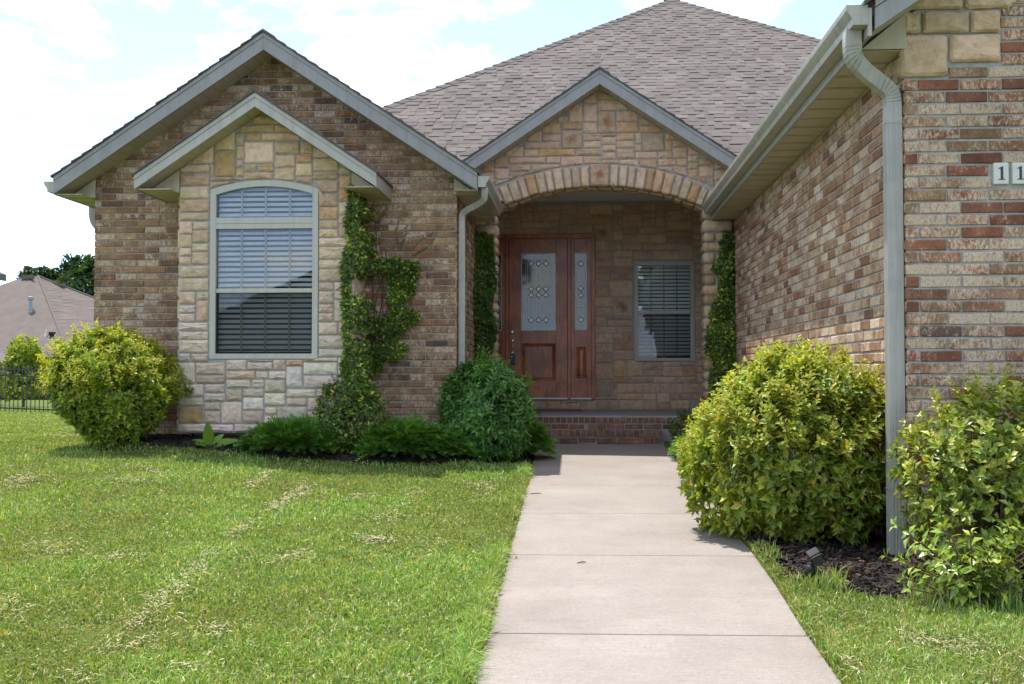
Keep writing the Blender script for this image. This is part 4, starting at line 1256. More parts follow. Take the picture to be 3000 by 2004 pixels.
def gable_roof(cx, top, bot, hl, hr, yf, yb, yw, trim='trim_shaded', yb_right=None):
    """gable over a front wall: deck, shingle courses, rake boards, drip strip, soffit panels"""
    rf = part('gable_roof', (cx, yf, bot - PITCH * hl))
    mb = MB()
    for sgn, hw in ((-1, hl), (1, hr)):
        xe = cx + sgn * hw
        zt, ze = top - 0.018, top - 0.018 - PITCH * hw
        pts = [(cx, zt - 0.09), (xe, ze - 0.09), (xe, ze), (cx, zt)]
        if sgn < 0: pts = pts[::-1]
        mb.prism_y(pts, yf + 0.034, yb if sgn < 0 or yb_right is None else yb_right)
    mb.build('deck', 'roof_deck', rf)
    # shingle courses: each a thin strip along the slope, its lower edge proud
    sh = MB(); c = 1 / sqrt(1 + PITCH * PITCH); s_ = PITCH * c
    for sgn, hw in ((-1, hl), (1, hr)):
        n = int(hw / (0.143 * c)) + 1
        for i in range(n):
            u0 = i * 0.143 * c; u1 = min(u0 + 0.155 * c, hw + 0.02)
            z0, z1 = top - PITCH * u0, top - PITCH * u1
            jit = random.uniform(0.0, 0.014)
            pts = [(cx + sgn * u0, z0 - 0.018), (cx + sgn * u1, z1 - 0.018), (cx + sgn * u1, z1 + 0.004 + jit * 0.3), (cx + sgn * u0, z0 - 0.010)]
            if sgn < 0: pts = pts[::-1]
            sh.prism_y(pts, yf - 0.022 - jit, yb if sgn < 0 or yb_right is None else yb_right)
        # cap along the ridge
    sh.prism_y([(cx - 0.13, top - 0.13 * PITCH), (cx, top - 0.012), (cx + 0.13, top - 0.13 * PITCH), (cx + 0.13, top - 0.13 * PITCH + 0.014), (cx, top + 0.012), (cx - 0.13, top - 0.13 * PITCH + 0.014)][::1], yf - 0.028, yb)
    so = sh.build('shingle_edge', 'roof_deck', rf)
    so['kind'] = 'stuff'
    for sgn, hw in ((-1, hl), (1, hr)):
        xe = cx + sgn * hw
        zb, zeb = bot, bot - PITCH * hw
        gap = (top - bot) - 0.018
        pts = [(cx, zb), (xe, zeb), (xe, zeb + gap - 0.05), (cx, zb + gap - 0.05)]
        pts2 = [(cx, zb + gap - 0.052), (xe, zeb + gap - 0.052), (xe, zeb + gap - 0.002), (cx, zb + gap - 0.002)]
        if sgn < 0: pts, pts2 = pts[::-1], pts2[::-1]
        MB().prism_y(pts, yf, yf + 0.03).build('rake_board', trim, rf, bevel=0.003)
        MB().prism_y(pts2, yf - 0.010, yf + 0.03).build('drip_edge', trim, rf, bevel=0.003)
        # soffit panels between board and wall
        w = 0.118; n = int(hw / w)
        me = None
        for i in range(n + 1):
            u0, u1 = i * w + 0.002, min((i + 1) * w - 0.0025, hw - 0.002)
            if u1 - u0 < 0.02: continue
            zz = bot + 0.012
            pts = [(cx + sgn * u0, zz - PITCH * u0), (cx + sgn * u1, zz - PITCH * u1), (cx + sgn * u1, zz - PITCH * u1 + 0.010), (cx + sgn * u0, zz - PITCH * u0 + 0.010)]
            if sgn < 0: pts = pts[::-1]
            MB().prism_y(pts, yf + 0.030, yw + 0.02).build('soffit_panel', 'soffit', rf, fixn=True)
        # black backing above the panels so the joints read dark
        zz = bot + 0.026
        pts = [(cx, zz), (xe, zz - PITCH * hw), (xe, zz - PITCH * hw + 0.006), (cx, zz + 0.006)]
        if sgn < 0: pts = pts[::-1]
        MB().prism_y(pts, yf + 0.031, yw + 0.02).build('soffit_backing', 'roof_deck', rf)
    return rf

def eave(rf, x_fascia, x_wall, z, y0, y1, fh, panels=0.305, ribs=True, individually=True):
    """level soffit and fascia along a side eave running in Y"""
    sg = 1 if x_fascia > x_wall else -1
    MB().box(min(x_fascia, x_fascia - sg * 0.025), max(x_fascia, x_fascia - sg * 0.025), y0, y1, z - 0.006, z + fh).build('fascia', 'trim', rf, bevel=0.003)
    a, b = sorted((x_wall, x_fascia - sg * 0.027))
    y = y0
    while y < y1 - 0.02:
        e = min(y + panels, y1) - 0.004
        m_ = MB().box(a, b, y, e, z, z + 0.006)
        if ribs:
            for f in (0.80, 0.90, 0.97):
                yy = y + panels * f
                if yy < e - 0.012: m_.box(a, b, yy, yy + 0.010, z - 0.005, z - 0.0005)
        m_.build('soffit_panel', 'soffit', rf)
        y += panels

def gutter(rf, x_back, sg, z_top, y0, y1):
    """K-style trough: SG is the outward direction in x"""
    P = [(0, 0), (0, -0.118), (0.085, -0.118), (0.090, -0.080), (0.108, -0.055), (0.122, -0.030), (0.125, -0.006), (0.125, 0.0), (0.112, 0.0), (0.112, -0.006), (0.109, -0.028), (0.096, -0.050), (0.079, -0.078), (0.075, -0.110), (0.008, -0.110), (0.008, 0)]
    pts = [(x_back + sg * u, z_top + w) for u, w in P]
    n = len(pts)
    mb = MB()
    vs = [(x, y0, z) for x, z in pts] + [(x, y1, z) for x, z in pts]
    fs = [(i, i + n, (i + 1) % n + n, (i + 1) % n) for i in range(n)]
    mb.add(vs, fs)
    # end caps
    for y in (y0 - 0.003, y1):
        cap = [(x_back + sg * u, z_top + w) for u, w in P[:8]]
        mb.prism_y(cap, y, y + 0.003)
    o = mb.build('gutter', 'gutter', rf, bevel=0.0)
    ys_ = y1 - 1.4                                       # lapped seams
    while ys_ > y0 + 0.6:
        sm = MB(); e = 0.0022
        lap = [(u + (e if u > 0.06 else -e), w - (e if w < -0.05 else -e)) for u, w in P[1:8]]
        a_ = [(x_back + sg * u, z_top + w) for u, w in P[1:8]] ; b_ = [(x_back + sg * u, z_top + w) for u, w in lap]
        for k in range(6): sm.prism_y([a_[k], a_[k + 1], b_[k + 1], b_[k]], ys_, ys_ + 0.05)
        sm.build('gutter_seam', 'gutter', rf); ys_ -= 2.9
    return o

# left wing gable
rl = gable_roof(-3.48, 4.975, 4.760, 2.365, 2.365, 11.75, 16.6, Y1, yb_right=14.25)
eave(rl, -5.850, XL - 0.0, 3.185, 11.785, 15.9, 0.165)
eave(rl, -1.110, XR + 0.0, 3.185, 11.785, YP - 0.03, 0.165)
def pork(rf, xw, xe, z, zw, y):
    MB().prism_y([(xe, z), (xw, z), (xw, zw)] if xe < xw else [(xw, z), (xe, z), (xw, zw)], y - 0.012, y).build('eave_return', 'soffit', rf)
pork(rl, XL + 0.03, -5.815, 3.190, lw_soff(XL) + 0.01, Y1 - 0.03); pork(rl, XR - 0.03, -1.145, 3.190, lw_soff(XR) + 0.01, Y1 - 0.03)
gutter(rl, -5.852, -1, 3.335, 11.80, 15.9)
gutter(rl, -1.108, 1, 3.335, 11.77, YP - 0.35)

# small gable over the bay
rb = gable_roof(-3.405, 4.163, 3.993, 1.292, 1.292, 11.20, Y1, YB, 'trim_lit')
for sg in (-1, 1):
    xf = -3.405 + sg * 1.292; xw = BX0 if sg < 0 else BX1
    a, b = sorted((xf - sg * 0.03, xw + sg * 0.002))
    MB().box(a, b, 11.234, Y1 - 0.002, 3.135, 3.145).build('soffit_panel', 'soffit', rb)
    a, b = sorted((xf, xf - sg * 0.025))
    MB().box(a + sg * 0.005, b + sg * 0.005, 11.232, Y1 - 0.002, 3.130, 3.272).build('fascia', 'trim', rb)
    pork(rb, xw - sg * 0.0, xf - sg * 0.03, 3.147, bay_soff(xw) + 0.01, YB - 0.006)

# portico gable
rp = gable_roof(PC, 5.126, 4.915, 1.86, 1.86, 14.0, 17.0, YP)

# garage wing roof: rake board over the gable and the long eave
rg = part('gable_roof', (5.3, 6.45, 3.2))
GT = 3.40                                              # top of shingles at the eave line x = 1.70
def g_top(x): return GT + PITCH * (x - 1.70)
RX = 5.3
mb = MB()
for xa, xb, ye in ((1.70, 2.14, 14.26), (2.14, RX, 17.5)):
    mb.prism_y([(xa, g_top(xa) - 0.11), (xb, g_top(xb) - 0.11), (xb, g_top(xb) - 0.018), (xa, g_top(xa) - 0.018)], 6.52, ye)
mb.prism_y([(RX, g_top(RX) - 0.11), (2 * RX - 1.70, g_top(1.70) - 0.11), (2 * RX - 1.70, g_top(1.70) - 0.018), (RX, g_top(RX) - 0.018)], 6.52, 17.5)
mb.build('deck', 'roof_deck', rg)
sh = MB()
cc = 1 / sqrt(1 + PITCH * PITCH)
i = 0
while 1.68 + i * 0.143 * cc < RX:
    u0 = 1.665 + i * 0.143 * cc; u1 = u0 + 0.155 * cc; j = random.uniform(0, 0.012)
    sh.prism_y([(u0, g_top(u0) - 0.018), (u1, g_top(u1) - 0.018), (u1, g_top(u1) - 0.006), (u0, g_top(u0) + 0.006)], 6.468 - j, 14.26 if u0 < 2.1 else 17.5); i += 1
o = sh.build('shingle_edge', 'roof_deck', rg); o['kind'] = 'stuff'
def rk(d0, d1, y0, y1, nm, mt, x0=1.735):
    MB().prism_y([(x0, g_top(x0) + d0), (RX, g_top(RX) + d0), (RX, g_top(RX) + d1), (x0, g_top(x0) + d1)], y0, y1).build(nm, mt, rg, bevel=0.003)
rk(-0.205, -0.075, 6.490, 6.520, 'rake_board', 'trim_shaded'); rk(-0.073, -0.020, 6.480, 6.520, 'drip_edge', 'trim_shaded')
zz = -0.190
i = 0
while 1.85 + i * 0.118 < 3.3:
    u0 = 1.76 + i * 0.118; u1 = u0 + 0.1145
    MB().prism_y([(u0, g_top(u0) + zz), (u1, g_top(u1) + zz), (u1, g_top(u1) + zz + 0.01), (u0, g_top(u0) + zz + 0.01)], 6.521, YG + 0.02).build('soffit_panel', 'soffit', rg); i += 1
MB().prism_y([(1.74, g_top(1.74) - 0.176), (RX, g_top(RX) - 0.176), (RX, g_top(RX) - 0.17), (1.74, g_top(1.74) - 0.17)], 6.521, YG + 0.02).build('soffit_backing', 'roof_deck', rg)
eave(rg, 1.694, XG + 0.005, 3.190, YG - 0.01, 14.28, 0.16)
MB().box(1.694, 1.719, 6.50, YG - 0.012, 3.185, 3.35).build('fascia', 'trim', rg)
MB().prism_y([(1.74, 3.198), (XG + 0.01, 3.198), (XG + 0.01, g_top(XG) - 0.18)], YG - 0.03, YG - 0.018).build('eave_return', 'soffit', rg)
gutter(rg, 1.692, -1, 3.365, 6.49, 14.20)

# main hip roof
rm = part('hip_roof', (1.76, 17.5, 3.4))
HM = 0.672; HB = -7.04 + 1.2                            # z = HB + HM * y
PKX, PKY = 1.80, 21.3
PKZ = HB + HM * PKY
EY = 13.95; EZ = HB + HM * EY
hwid = PKY - EY
FY = 14.62; FZ = HB + HM * FY; fw_ = PKY - FY
base = [(PKX - fw_, FY), (PKX + fw_, FY), (PKX + fw_, PKY + fw_), (PKX - fw_, PKY + fw_)]
mb = MB()
d_ = 0.03
mb.add([(x, y, FZ - d_) for x, y in base] + [(PKX, PKY, PKZ - d_)] + [(x, y, FZ - 0.06) for x, y in base],
       [(0, 1, 4), (1, 2, 4), (2, 3, 4), (3, 0, 4), (5, 6, 1, 0), (6, 7, 2, 1), (7, 8, 3, 2), (8, 5, 0, 3), (8, 7, 6, 5)])
mb.build('deck', 'roof_deck', rm)
cH = 1 / sqrt(1 + HM * HM); sH = HM * cH
tabs = []
EXPO = 0.145
rr = random.Random(77)
nrow = int((PKY - EY) / (EXPO * cH))
for i in range(nrow):
    y = EY + i * EXPO * cH
    xl, xr = PKX - hwid + (y - EY), PKX + hwid - (y - EY)
    x = xl - rr.uniform(0, 0.3)
    thick = rr.random() < 0.5
    while x < xr:
        w = rr.uniform(0.08, 0.30) if thick else rr.uniform(0.06, 0.24)
        a, b = max(x, xl), min(x + w, xr)
        if b - a > 0.03: tabs.append((a, b, y, rr.uniform(0.012, 0.019) if thick else 0.007))
        x += w; thick = not thick
tabs_keep = [t for t in tabs if t[2] > FY - 0.02 and -6 < (t[0] + t[1]) / 2 < 9.5]
def tab_geo(a, b, y, th):
    L = EXPO * cH * 1.12
    z0 = HB + HM * y; z1 = z0 + HM * L
    n = (0, -sH, cH)
    lo = th
    w0, w1 = 0.0, -0.001
    f = lambda x, yy, zz, k: (x + n[0] * k, yy + n[1] * k, zz + n[2] * k)
    A = [f(a, y, z0, lo), f(b, y, z0, lo), f(b, y + L, z1, lo * 0.55), f(a, y + L, z1, lo * 0.55)]
    B = [f(a, y, z0, -0.028), f(b, y, z0, -0.028), f(b, y + L, z1, -0.028), f(a, y + L, z1, -0.028)]
    return A + B, [(0, 1, 2, 3), (4, 5, 1, 0), (5, 6, 2, 1), (7, 4, 0, 3)]
def tab_vis(t):
    x = (t[0] + t[1]) / 2; y = t[2]; z = HB + HM * y
    for (Y, ap, c_) in ((14.0, 5.126, PC), (11.75, 4.975, -3.48)):
        xi, zi = x * Y / y, 1.2 + (z - 1.2) * Y / y
        if zi < ap - PITCH * abs(xi - c_) + 0.02: return False
    if x > 0.2:
        yq = 1.585 / x * y
        if yq < y and yq > 6.4 and 1.2 + (z - 1.2) * yq / y < 3.37: return False
        if yq <= 6.4: return False
    return abs((x) / y + 0.0625) < 0.6
tabs_keep.sort(key=lambda t: (not tab_vis(t), t[2]))
jv, jf, jc = [], [], []
for i, t in enumerate(tabs_keep):
    vs, fs = tab_geo(*t); c = shc(rr)
    if t[3] > 0.01: c = tuple(k * 1.0 for k in c[:3]) + (1,)
    if i < 300:
        MB().add(vs, fs).build('shingle', 'shingle', rm, color=c, fixn=False)
    else:
        n0 = len(jv); jv += vs; jf += [tuple(k + n0 for k in f) for f in fs]; jc += [c] * 8
o = np_mesh('shingle_courses', np.array(jv), np.array(jf), 'shingle_joined', rm, np.array(jc), origin=tuple(WL[rm.name])); o['kind'] = 'stuff'
# hip caps
for sg in (-1, 1):
    n = 52
    for i in range(n):
        t0, t1 = i / n, (i + 1.18) / n
        def hp(t): return Vector((PKX + sg * hwid * (1 - t), EY + hwid * t, EZ + (PKZ - EZ) * t))
        p0, p1 = hp(t0), hp(min(t1, 1.01))
        if not (p0.y > 14.8): continue
        ax = (p1 - p0).normalized()
        s1 = Vector((-sg * 0.0, 0, 0))
        dn1 = Vector((sg * 0.10, -0.10 * 0.0, 0)).normalized()
        # two wings: one on the front slope, one on the side slope
        fr_dir = Vector((-sg * 1.0, 0, 0)); fr_dir = (fr_dir - ax * fr_dir.dot(ax)).normalized()
        sd_dir = Vector((0, 1.0, 0)); sd_dir = (sd_dir - ax * sd_dir.dot(ax)).normalized()
        W = 0.135; up = Vector((0, 0, 0.030)); up2 = Vector((0, 0, 0.018))
        fr = Vector((-sg * W, 0, 0)); sd = Vector((0, W, 0))
        dwn = Vector((0, 0, 0.026))
        vs = [p0 + fr + dwn, p0 + up + Vector((0, 0, .018)), p0 + sd + dwn, p1 + fr + dwn * .5, p1 + up2 + Vector((0, 0, .012)), p1 + sd + dwn * .5]
        vs += [v - Vector((0, 0, 0.04)) for v in vs]
        fs = [(0, 1, 4, 3), (1, 2, 5, 4), (0, 6, 7, 1), (1, 7, 8, 2), (0, 3, 9, 6), (2, 8, 11, 5), (3, 4, 10, 9), (4, 5, 11, 10)]
        c = shc(rr)
        MB().add(vs, fs).build('ridge_cap', 'shingle', rm, color=tuple(k * 0.9 for k in c[:3]) + (1,))
# body of the house behind, out of sight
MB().box(-5.3, 8.4, 17.4, 28.0, 0.0, 3.3).build('rear_wall', 'far_brick', house)

# downspouts
def downspout(pts_top, x, y, ztop, zbot, w, d, side, sd):
    ds = part('downspout', (x, y, zbot))
    # elbows: a swept rectangular pipe with crimp ridges
    P = []
    pts = [Vector(p) for p in pts_top]
    n = 26
    for i in range(n + 1):           # smooth the polyline (Catmull-Rom)
        t = i / n * (len(pts) - 1); k = min(int(t), len(pts) - 2); u = t - k
        p0, p1, p2, p3 = pts[max(k - 1, 0)], pts[k], pts[k + 1], pts[min(k + 2, len(pts) - 1)]
        P.append(0.5 * ((2 * p1) + (p2 - p0) * u + (2 * p0 - 5 * p1 + 4 * p2 - p3) * u * u + (3 * p1 - p0 - 3 * p2 + p3) * u ** 3))
    MB().rect_tube(P, w, d, side).build('elbow', 'downspout', ds, bevel=0.006)
    cr_ = MB()
    for i in list(range(4, 10)) + list(range(16, 23)):
        a, b = P[i], P[i + 1]; q = a + (b - a) * 0.10
        cr_.rect_tube([a, q], w + 0.0014, d + 0.0014, side)
    cr_.build('crimp', 'grime', ds)
    m_ = MB().box(x - (w if abs(side[0]) > .5 else d) / 2, x + (w if abs(side[0]) > .5 else d) / 2, y - (d if abs(side[0]) > .5 else w) / 2, y + (d if abs(side[0]) > .5 else w) / 2, zbot, ztop)
    hx, hy = ((w, d) if abs(side[0]) > .5 else (d, w))
    for f in (-0.3, -0.1, 0.1, 0.3):
        m_.box(x + f * hx - 0.004, x + f * hx + 0.004, y - hy / 2 - 0.003, y - hy / 2, zbot, ztop - 0.03)
        m_.box(x - hx / 2 - 0.003, x - hx / 2, y + f * hy - 0.005, y + f * hy + 0.005, zbot, ztop - 0.03)
    m_.build('pipe', 'downspout', ds, bevel=0.004)
    MB().box(x - hx / 2 - 0.005, x + hx / 2 + 0.005, y - hy / 2 - 0.005, y + hy / 2 + 0.005, zbot + 0.42, zbot + 0.428).box(x - hx / 2 - 0.005, x + hx / 2 + 0.005, y - hy / 2 - 0.005, y + hy / 2 + 0.005, ztop - 0.05, ztop - 0.042).build('strap', 'downspout', ds)
    return ds
downspout([(1.635, 6.62, 3.25), (1.635, 6.63, 3.16), (1.655, 6.66, 3.09), (1.74, 6.74, 3.035), (1.84, 6.83, 2.995), (1.925, 6.90, 2.95), (1.948, 6.915, 2.88), (1.948, 6.915, 2.78)], 1.948, 6.915, 2.80, 0.06, 0.085, 0.098, (0.66, -0.75, 0) if False else (0, 1, 0), 0)
downspout([(-1.04, 11.86, 3.225), (-1.04, 11.87, 3.15), (-1.06, 11.91, 3.09), (-1.16, 12.03, 3.05), (-1.26, 12.13, 3.02), (-1.318, 12.18, 2.975), (-1.325, 12.19, 2.91), (-1.325, 12.19, 2.83)], -1.325, 12.19, 2.84, 0.30, 0.062, 0.070, (0, 1, 0), 0)
downspout([(-5.91, 12.9, 3.22), (-5.91, 12.9, 3.13), (-5.89, 12.9, 3.03), (-5.82, 12.9, 2.95), (-5.70, 12.9, 2.90), (-5.60, 12.9, 2.87), (-5.58, 12.9, 2.82), (-5.58, 12.9, 2.75)], -5.575, 12.9, 2.77, 0.30, 0.075, 0.085, (0, 1, 0), 0)
# little fixture under the arch's left end
fx = thing('porch_fixture', (-1.06, 14.4, 3.3), 'small dark round fixture under the left end of the stone arch', 'light fixture')
MB().lathe([(0.035, 0.035), (0.042, 0.02), (0.042, 0.0), (0.03, -0.01)], (-1.04, 14.26, 3.42), 12).build('housing', 'lamp_black', fx, smooth=True)
MB().lathe([(0.012, 0.0), (0.03, 0.012), (0.036, 0.03)], (-1.04, 14.26, 3.375), 12).build('lens', 'white_plastic', fx, smooth=True)
simple('flue_metal', (0.22, 0.235, 0.25), 0.5, metal=0.3)
# ------------------------------------------------------------------ vegetation
def unit(v): return v / np.maximum(np.linalg.norm(v, axis=-1, keepdims=True), 1e-9)
def leaf_arrays(P, D, Nn, L, W, fold=0.25, curl=-0.12):
    """five-point folded leaves; returns verts (n*5,3), tris (n*4,3)"""
    n = len(P); L = np.broadcast_to(L, n)[:, None]; W = np.broadcast_to(W, n)[:, None]
    S = unit(np.cross(D, Nn)); Nn = np.cross(S, D)
    b = P
    l = P + D * L * 0.46 + S * W * 0.5 + Nn * W * fold
    r = P + D * L * 0.46 - S * W * 0.5 + Nn * W * fold
    m = P + D * L * 0.52 + Nn * W * 0.02
    t = P + D * L + Nn * L * curl
    v = np.stack([b, l, r, m, t], 1).reshape(-1, 3)
    f = np.array([[0, 2, 3], [0, 3, 1], [3, 2, 4], [3, 4, 1]])
    F = (np.arange(n)[:, None, None] * 5 + f[None]).reshape(-1, 3)
    return v, F
def rosettes(C, A, k, L, W, el=(15, 60), g=rng, Lvar=0.3, fold=0.25, curl=-0.12):
    n = len(C)
    R = unit(g.normal(size=(n, 3))); U1 = unit(np.cross(A, R)); U2 = np.cross(A, U1)
    P, D, Nn, Ls = [], [], [], []
    for i in range(k):
        az = 2 * pi * i / k + g.normal(0, 0.25, n); e = np.radians(g.uniform(el[0], el[1], n))
        rad = U1 * np.cos(az)[:, None] + U2 * np.sin(az)[:, None]
        d = unit(rad * np.cos(e)[:, None] + A * np.sin(e)[:, None])
        P.append(C + A * g.uniform(-0.3, 0.3, n)[:, None] * L + rad * L * 0.06); D.append(d); Nn.append(unit(A + 0.2 * g.normal(size=(n, 3)) - rad * 0.2))
        Ls.append(L * g.uniform(1 - Lvar, 1 + Lvar, n))
    P, D, Nn, Ls = np.concatenate(P), np.concatenate(D), np.concatenate(Nn), np.concatenate(Ls)
    own = np.tile(np.arange(n), k)
    v, f = leaf_arrays(P, D, Nn, Ls, Ls * W / L, fold, curl)
    return v, f, own
def pal_cols(pal, n, g, jit=0.18):
    w = np.array([p[1] for p in pal], float); idx_ = g.choice(len(pal), n, p=w / w.sum())
    c = np.array([p[0] for p in pal])[idx_]
    return np.clip(c * g.uniform(1 - jit, 1 + jit, (n, 1)) * g.uniform(1 - jit / 3, 1 + jit / 3, (n, 3)), 0, 1)
def dirs(n, g): return unit(g.normal(size=(n, 3)))
def lump(d, seed, amp, f=3.0):
    r_ = np.random.default_rng(seed); o_ = np.zeros(len(d))
    for i in range(7):
        k = unit(r_.normal(size=3)) * f * r_.uniform(0.7, 1.8); o_ += np.sin(d @ k + r_.uniform(0, 6.3))
    return amp * o_ / 3.0

LIME = [((0.3193, 0.3715, 0.0347), 2.2), ((0.2156, 0.3024, 0.0288), 4), ((0.1357, 0.2247, 0.0231), 4.5), ((0.431, 0.4321, 0.0577), 0.9)]
PRIVET = [((0.2736, 0.3363, 0.0391), 3), ((0.1824, 0.2615, 0.0312), 4), ((0.1277, 0.1962, 0.0246), 3), ((0.4193, 0.411, 0.0558), 1.5)]
FRESH = [((0.1053, 0.2428, 0.0526), 3), ((0.079, 0.196, 0.0526), 4), ((0.1491, 0.3081, 0.0676), 2)]
IVY = [((0.0737, 0.1463, 0.0198), 5), ((0.1184, 0.2072, 0.0248), 3), ((0.4212, 0.4631, 0.0578), 2.4000000000000004), ((0.058, 0.1098, 0.0198), 3)]
JUNI = [((0.1093, 0.2467, 0.0439), 4), ((0.0802, 0.1887, 0.0377), 3), ((0.182, 0.3339, 0.0503), 2)]

def bush(name, label, cat, c, R, nros, L, W, pal, k=6, seed=1, amp=0.10, zlow=0.25, mat='leaf', el=(5, 60), stems=14, taper=0.0, filt=None, group=None, inner=0.28, shoots=0, flowers=0, flat=0.0, lobes=16):
    g = np.random.default_rng(seed)
    c = np.array(c, float); R = np.array(R, float)
    t = thing(name, (c[0], c[1], float(ground_z(c[0], c[1]))), label, cat, group)
    d = dirs(nros * 3, g)
    rad = 1 + lump(d, seed, amp) + lump(d, seed + 5, amp * 0.6, 7)
    # uneven outline: knobs of growth standing out from the mass, each its own size
    kd = dirs(lobes, g); kr = g.uniform(0.30, 0.55, lobes); kh = g.uniform(0.03, 0.16, lobes) * (amp / 0.12)
    near_ = np.exp(-((1 - d @ kd.T) / (0.5 * kr ** 2)) ** 2)
    rad = rad * 0.94 + (near_ * kh).max(1) - 0.05 * (near_.max(1) < 0.15)
    dep = np.where(g.random(len(d)) < inner, g.uniform(0.12, 0.55, len(d)), g.uniform(-0.02, 0.12, len(d)))
    p = d * (rad * (1 - dep))[:, None]
    if flat: p[:, 2] = np.where(p[:, 2] > 0, np.sign(p[:, 2]) * np.abs(p[:, 2]) ** (1 - flat), p[:, 2])
    if taper: s = 1 - taper * np.clip(-p[:, 2], 0, 1) ** 1.3; p[:, 0] *= s; p[:, 1] *= s
    p = c + p * R
    ok = p[:, 2] > ground_z(p[:, 0], p[:, 1]) + zlow * g.uniform(0.3, 1.3, len(p))
    if filt is not None: ok &= filt(p)
    p, d = p[ok][:nros], d[ok][:nros]
    A = unit(d / R * R.mean() + np.array([0, 0, 0.75]) + 0.45 * g.normal(size=d.shape))
    v, f, own = rosettes(p, A, k, L, W, el, g, 0.45)
    nl = len(v) // 5
    tone = 1 + 0.22 * snoise(p[:, 0] * 9, p[:, 2] * 9 + p[:, 1] * 5, seed, 2)
    cols = pal_cols(pal, nl, g) * tone[own][:, None]
    vs, fs, cs = [v], [f], [np.repeat(cols, 5, 0)]
    if shoots:
        dd = dirs(shoots * 6, g); dd = dd[dd[:, 2] > 0.05][:shoots]
        base_ = c + dd * R * (1 + lump(dd, seed, amp))[:, None] * 0.96
        ax = unit(dd + np.array([0, 0, 0.9]) + 0.3 * g.normal(size=dd.shape))
        for q in range(5):
            pp = base_ + ax * (q * L * 0.55)
            v2, f2, own2 = rosettes(pp, ax, 3, L * (1 - q * 0.09), W * (1 - q * 0.09), (20, 55), g)
            off = sum(len(x) for x in vs)
            vs.append(v2); fs.append(f2 + off); cs.append(np.repeat(pal_cols([pal[0], pal[-1]], len(v2) // 5, g), 5, 0))
    np_mesh('foliage', np.concatenate(vs), np.concatenate(fs), mat, t, np.concatenate(cs), origin=tuple(WL[t.name]))
    # stems from the ground into the crown
    mb = MB(); gz0 = float(ground_z(c[0], c[1]))
    for i in range(stems):
        dd = dirs(1, g)[0]; dd[2] = abs(dd[2]) * 0.8 + 0.15
        e = c + dd * R * (g.uniform(0.55, 0.9) if i % 4 else g.uniform(1.02, 1.16))
        b0 = np.array([c[0] + g.normal(0, R[0] * 0.12), c[1] + g.normal(0, R[1] * 0.12), gz0 - 0.03])
        mid = (b0 + e) / 2 + g.normal(0, 0.04, 3)
        mb.tube([b0, mid, e], [0.011, 0.008, 0.003], 5)
    mb.build('stems', 'twig', t)
    if flowers:
        dd = dirs(flowers * 3, g); dd = dd[(dd[:, 2] > -0.3) & (dd[:, 1] < 0.4)][:flowers]
        pp = c + dd * R * (1 + lump(dd, seed, amp))[:, None] * 1.01
        N_ = 26
        q = np.repeat(pp, N_, 0) + g.normal(0, 0.016, (len(pp) * N_, 3))
        a1 = unit(g.normal(size=q.shape)); a2 = unit(np.cross(a1, g.normal(size=q.shape)))
        v3 = np.stack([q, q + a1 * 0.007, q + a2 * 0.007], 1).reshape(-1, 3)
        f3 = np.arange(len(v3)).reshape(-1, 3)
        np_mesh('blossom', v3, f3, 'straw', t, np.repeat(pal_cols([((0.46, 0.44, 0.26), 3), ((0.35, 0.36, 0.17), 2)], len(q), g), 3, 0), origin=tuple(WL[t.name]))
    return t

# clipped round bush at the left corner
bush('round_bush', 'big round yellow-green bush at the left corner of the brick gable', 'bush', (-4.93, 11.2, 1.00), (0.70, 0.60, 0.60), 2900, 0.058, 0.027, LIME, 6, 3, 0.13, 0.10, taper=0.42, shoots=260, flat=0.10)
# big privet by the walk
bush('privet_bush', 'big rounded yellow-green privet with cream blossom beside the walkway', 'bush', (1.46, 7.60, 0.66), (0.64, 0.82, 0.64), 3300, 0.062, 0.031, PRIVET, 6, 8, 0.14, 0.07, taper=0.12, shoots=420, flowers=90, flat=0.15, stems=34,
     filt=lambda p: p[:, 0] < 1.985)
bush('privet_bush', 'low pale green shrub behind the big privet at the walkway edge', 'bush', (1.20, 10.7, 0.36), (0.27, 0.75, 0.24), 900, 0.050, 0.022, PRIVET, 5, 18, 0.12, 0.05, shoots=40, flowers=14, filt=lambda p: p[:, 0] < 1.97)
# loose shrub before the garage wall
bush('loose_shrub', 'tall loose bright green shrub against the brick wall right of the downspout', 'bush', (2.32, 6.28, 0.54), (0.48, 0.38, 0.54), 1350, 0.050, 0.026, PRIVET, 5, 28, 0.18, 0.26, mat='leaf_gloss', shoots=70, stems=26, inner=0.5, filt=lambda p: p[:, 1] < 6.82)
bush('loose_shrub', 'tall leafy shrub at the right edge of the photo below the house number', 'bush', (2.90, 6.25, 0.62), (0.42, 0.42, 0.62), 1300, 0.052, 0.026, FRESH + PRIVET[:2], 5, 29, 0.14, 0.12, mat='leaf_gloss', shoots=60, stems=20, inner=0.45, filt=lambda p: p[:, 1] < 6.82)
# green burning-bush by the steps
bush('leafy_bush', 'dense mid-green leafy bush left of the porch steps', 'bush', (-1.04, 11.95, 0.72), (0.53, 0.48, 0.56), 2600, 0.070, 0.028, FRESH, 5, 38, 0.09, 0.06, el=(-10, 45), shoots=60, taper=0.2, filt=lambda p: ~((p[:, 0] < -1.36) & (p[:, 1] > 12.08)))

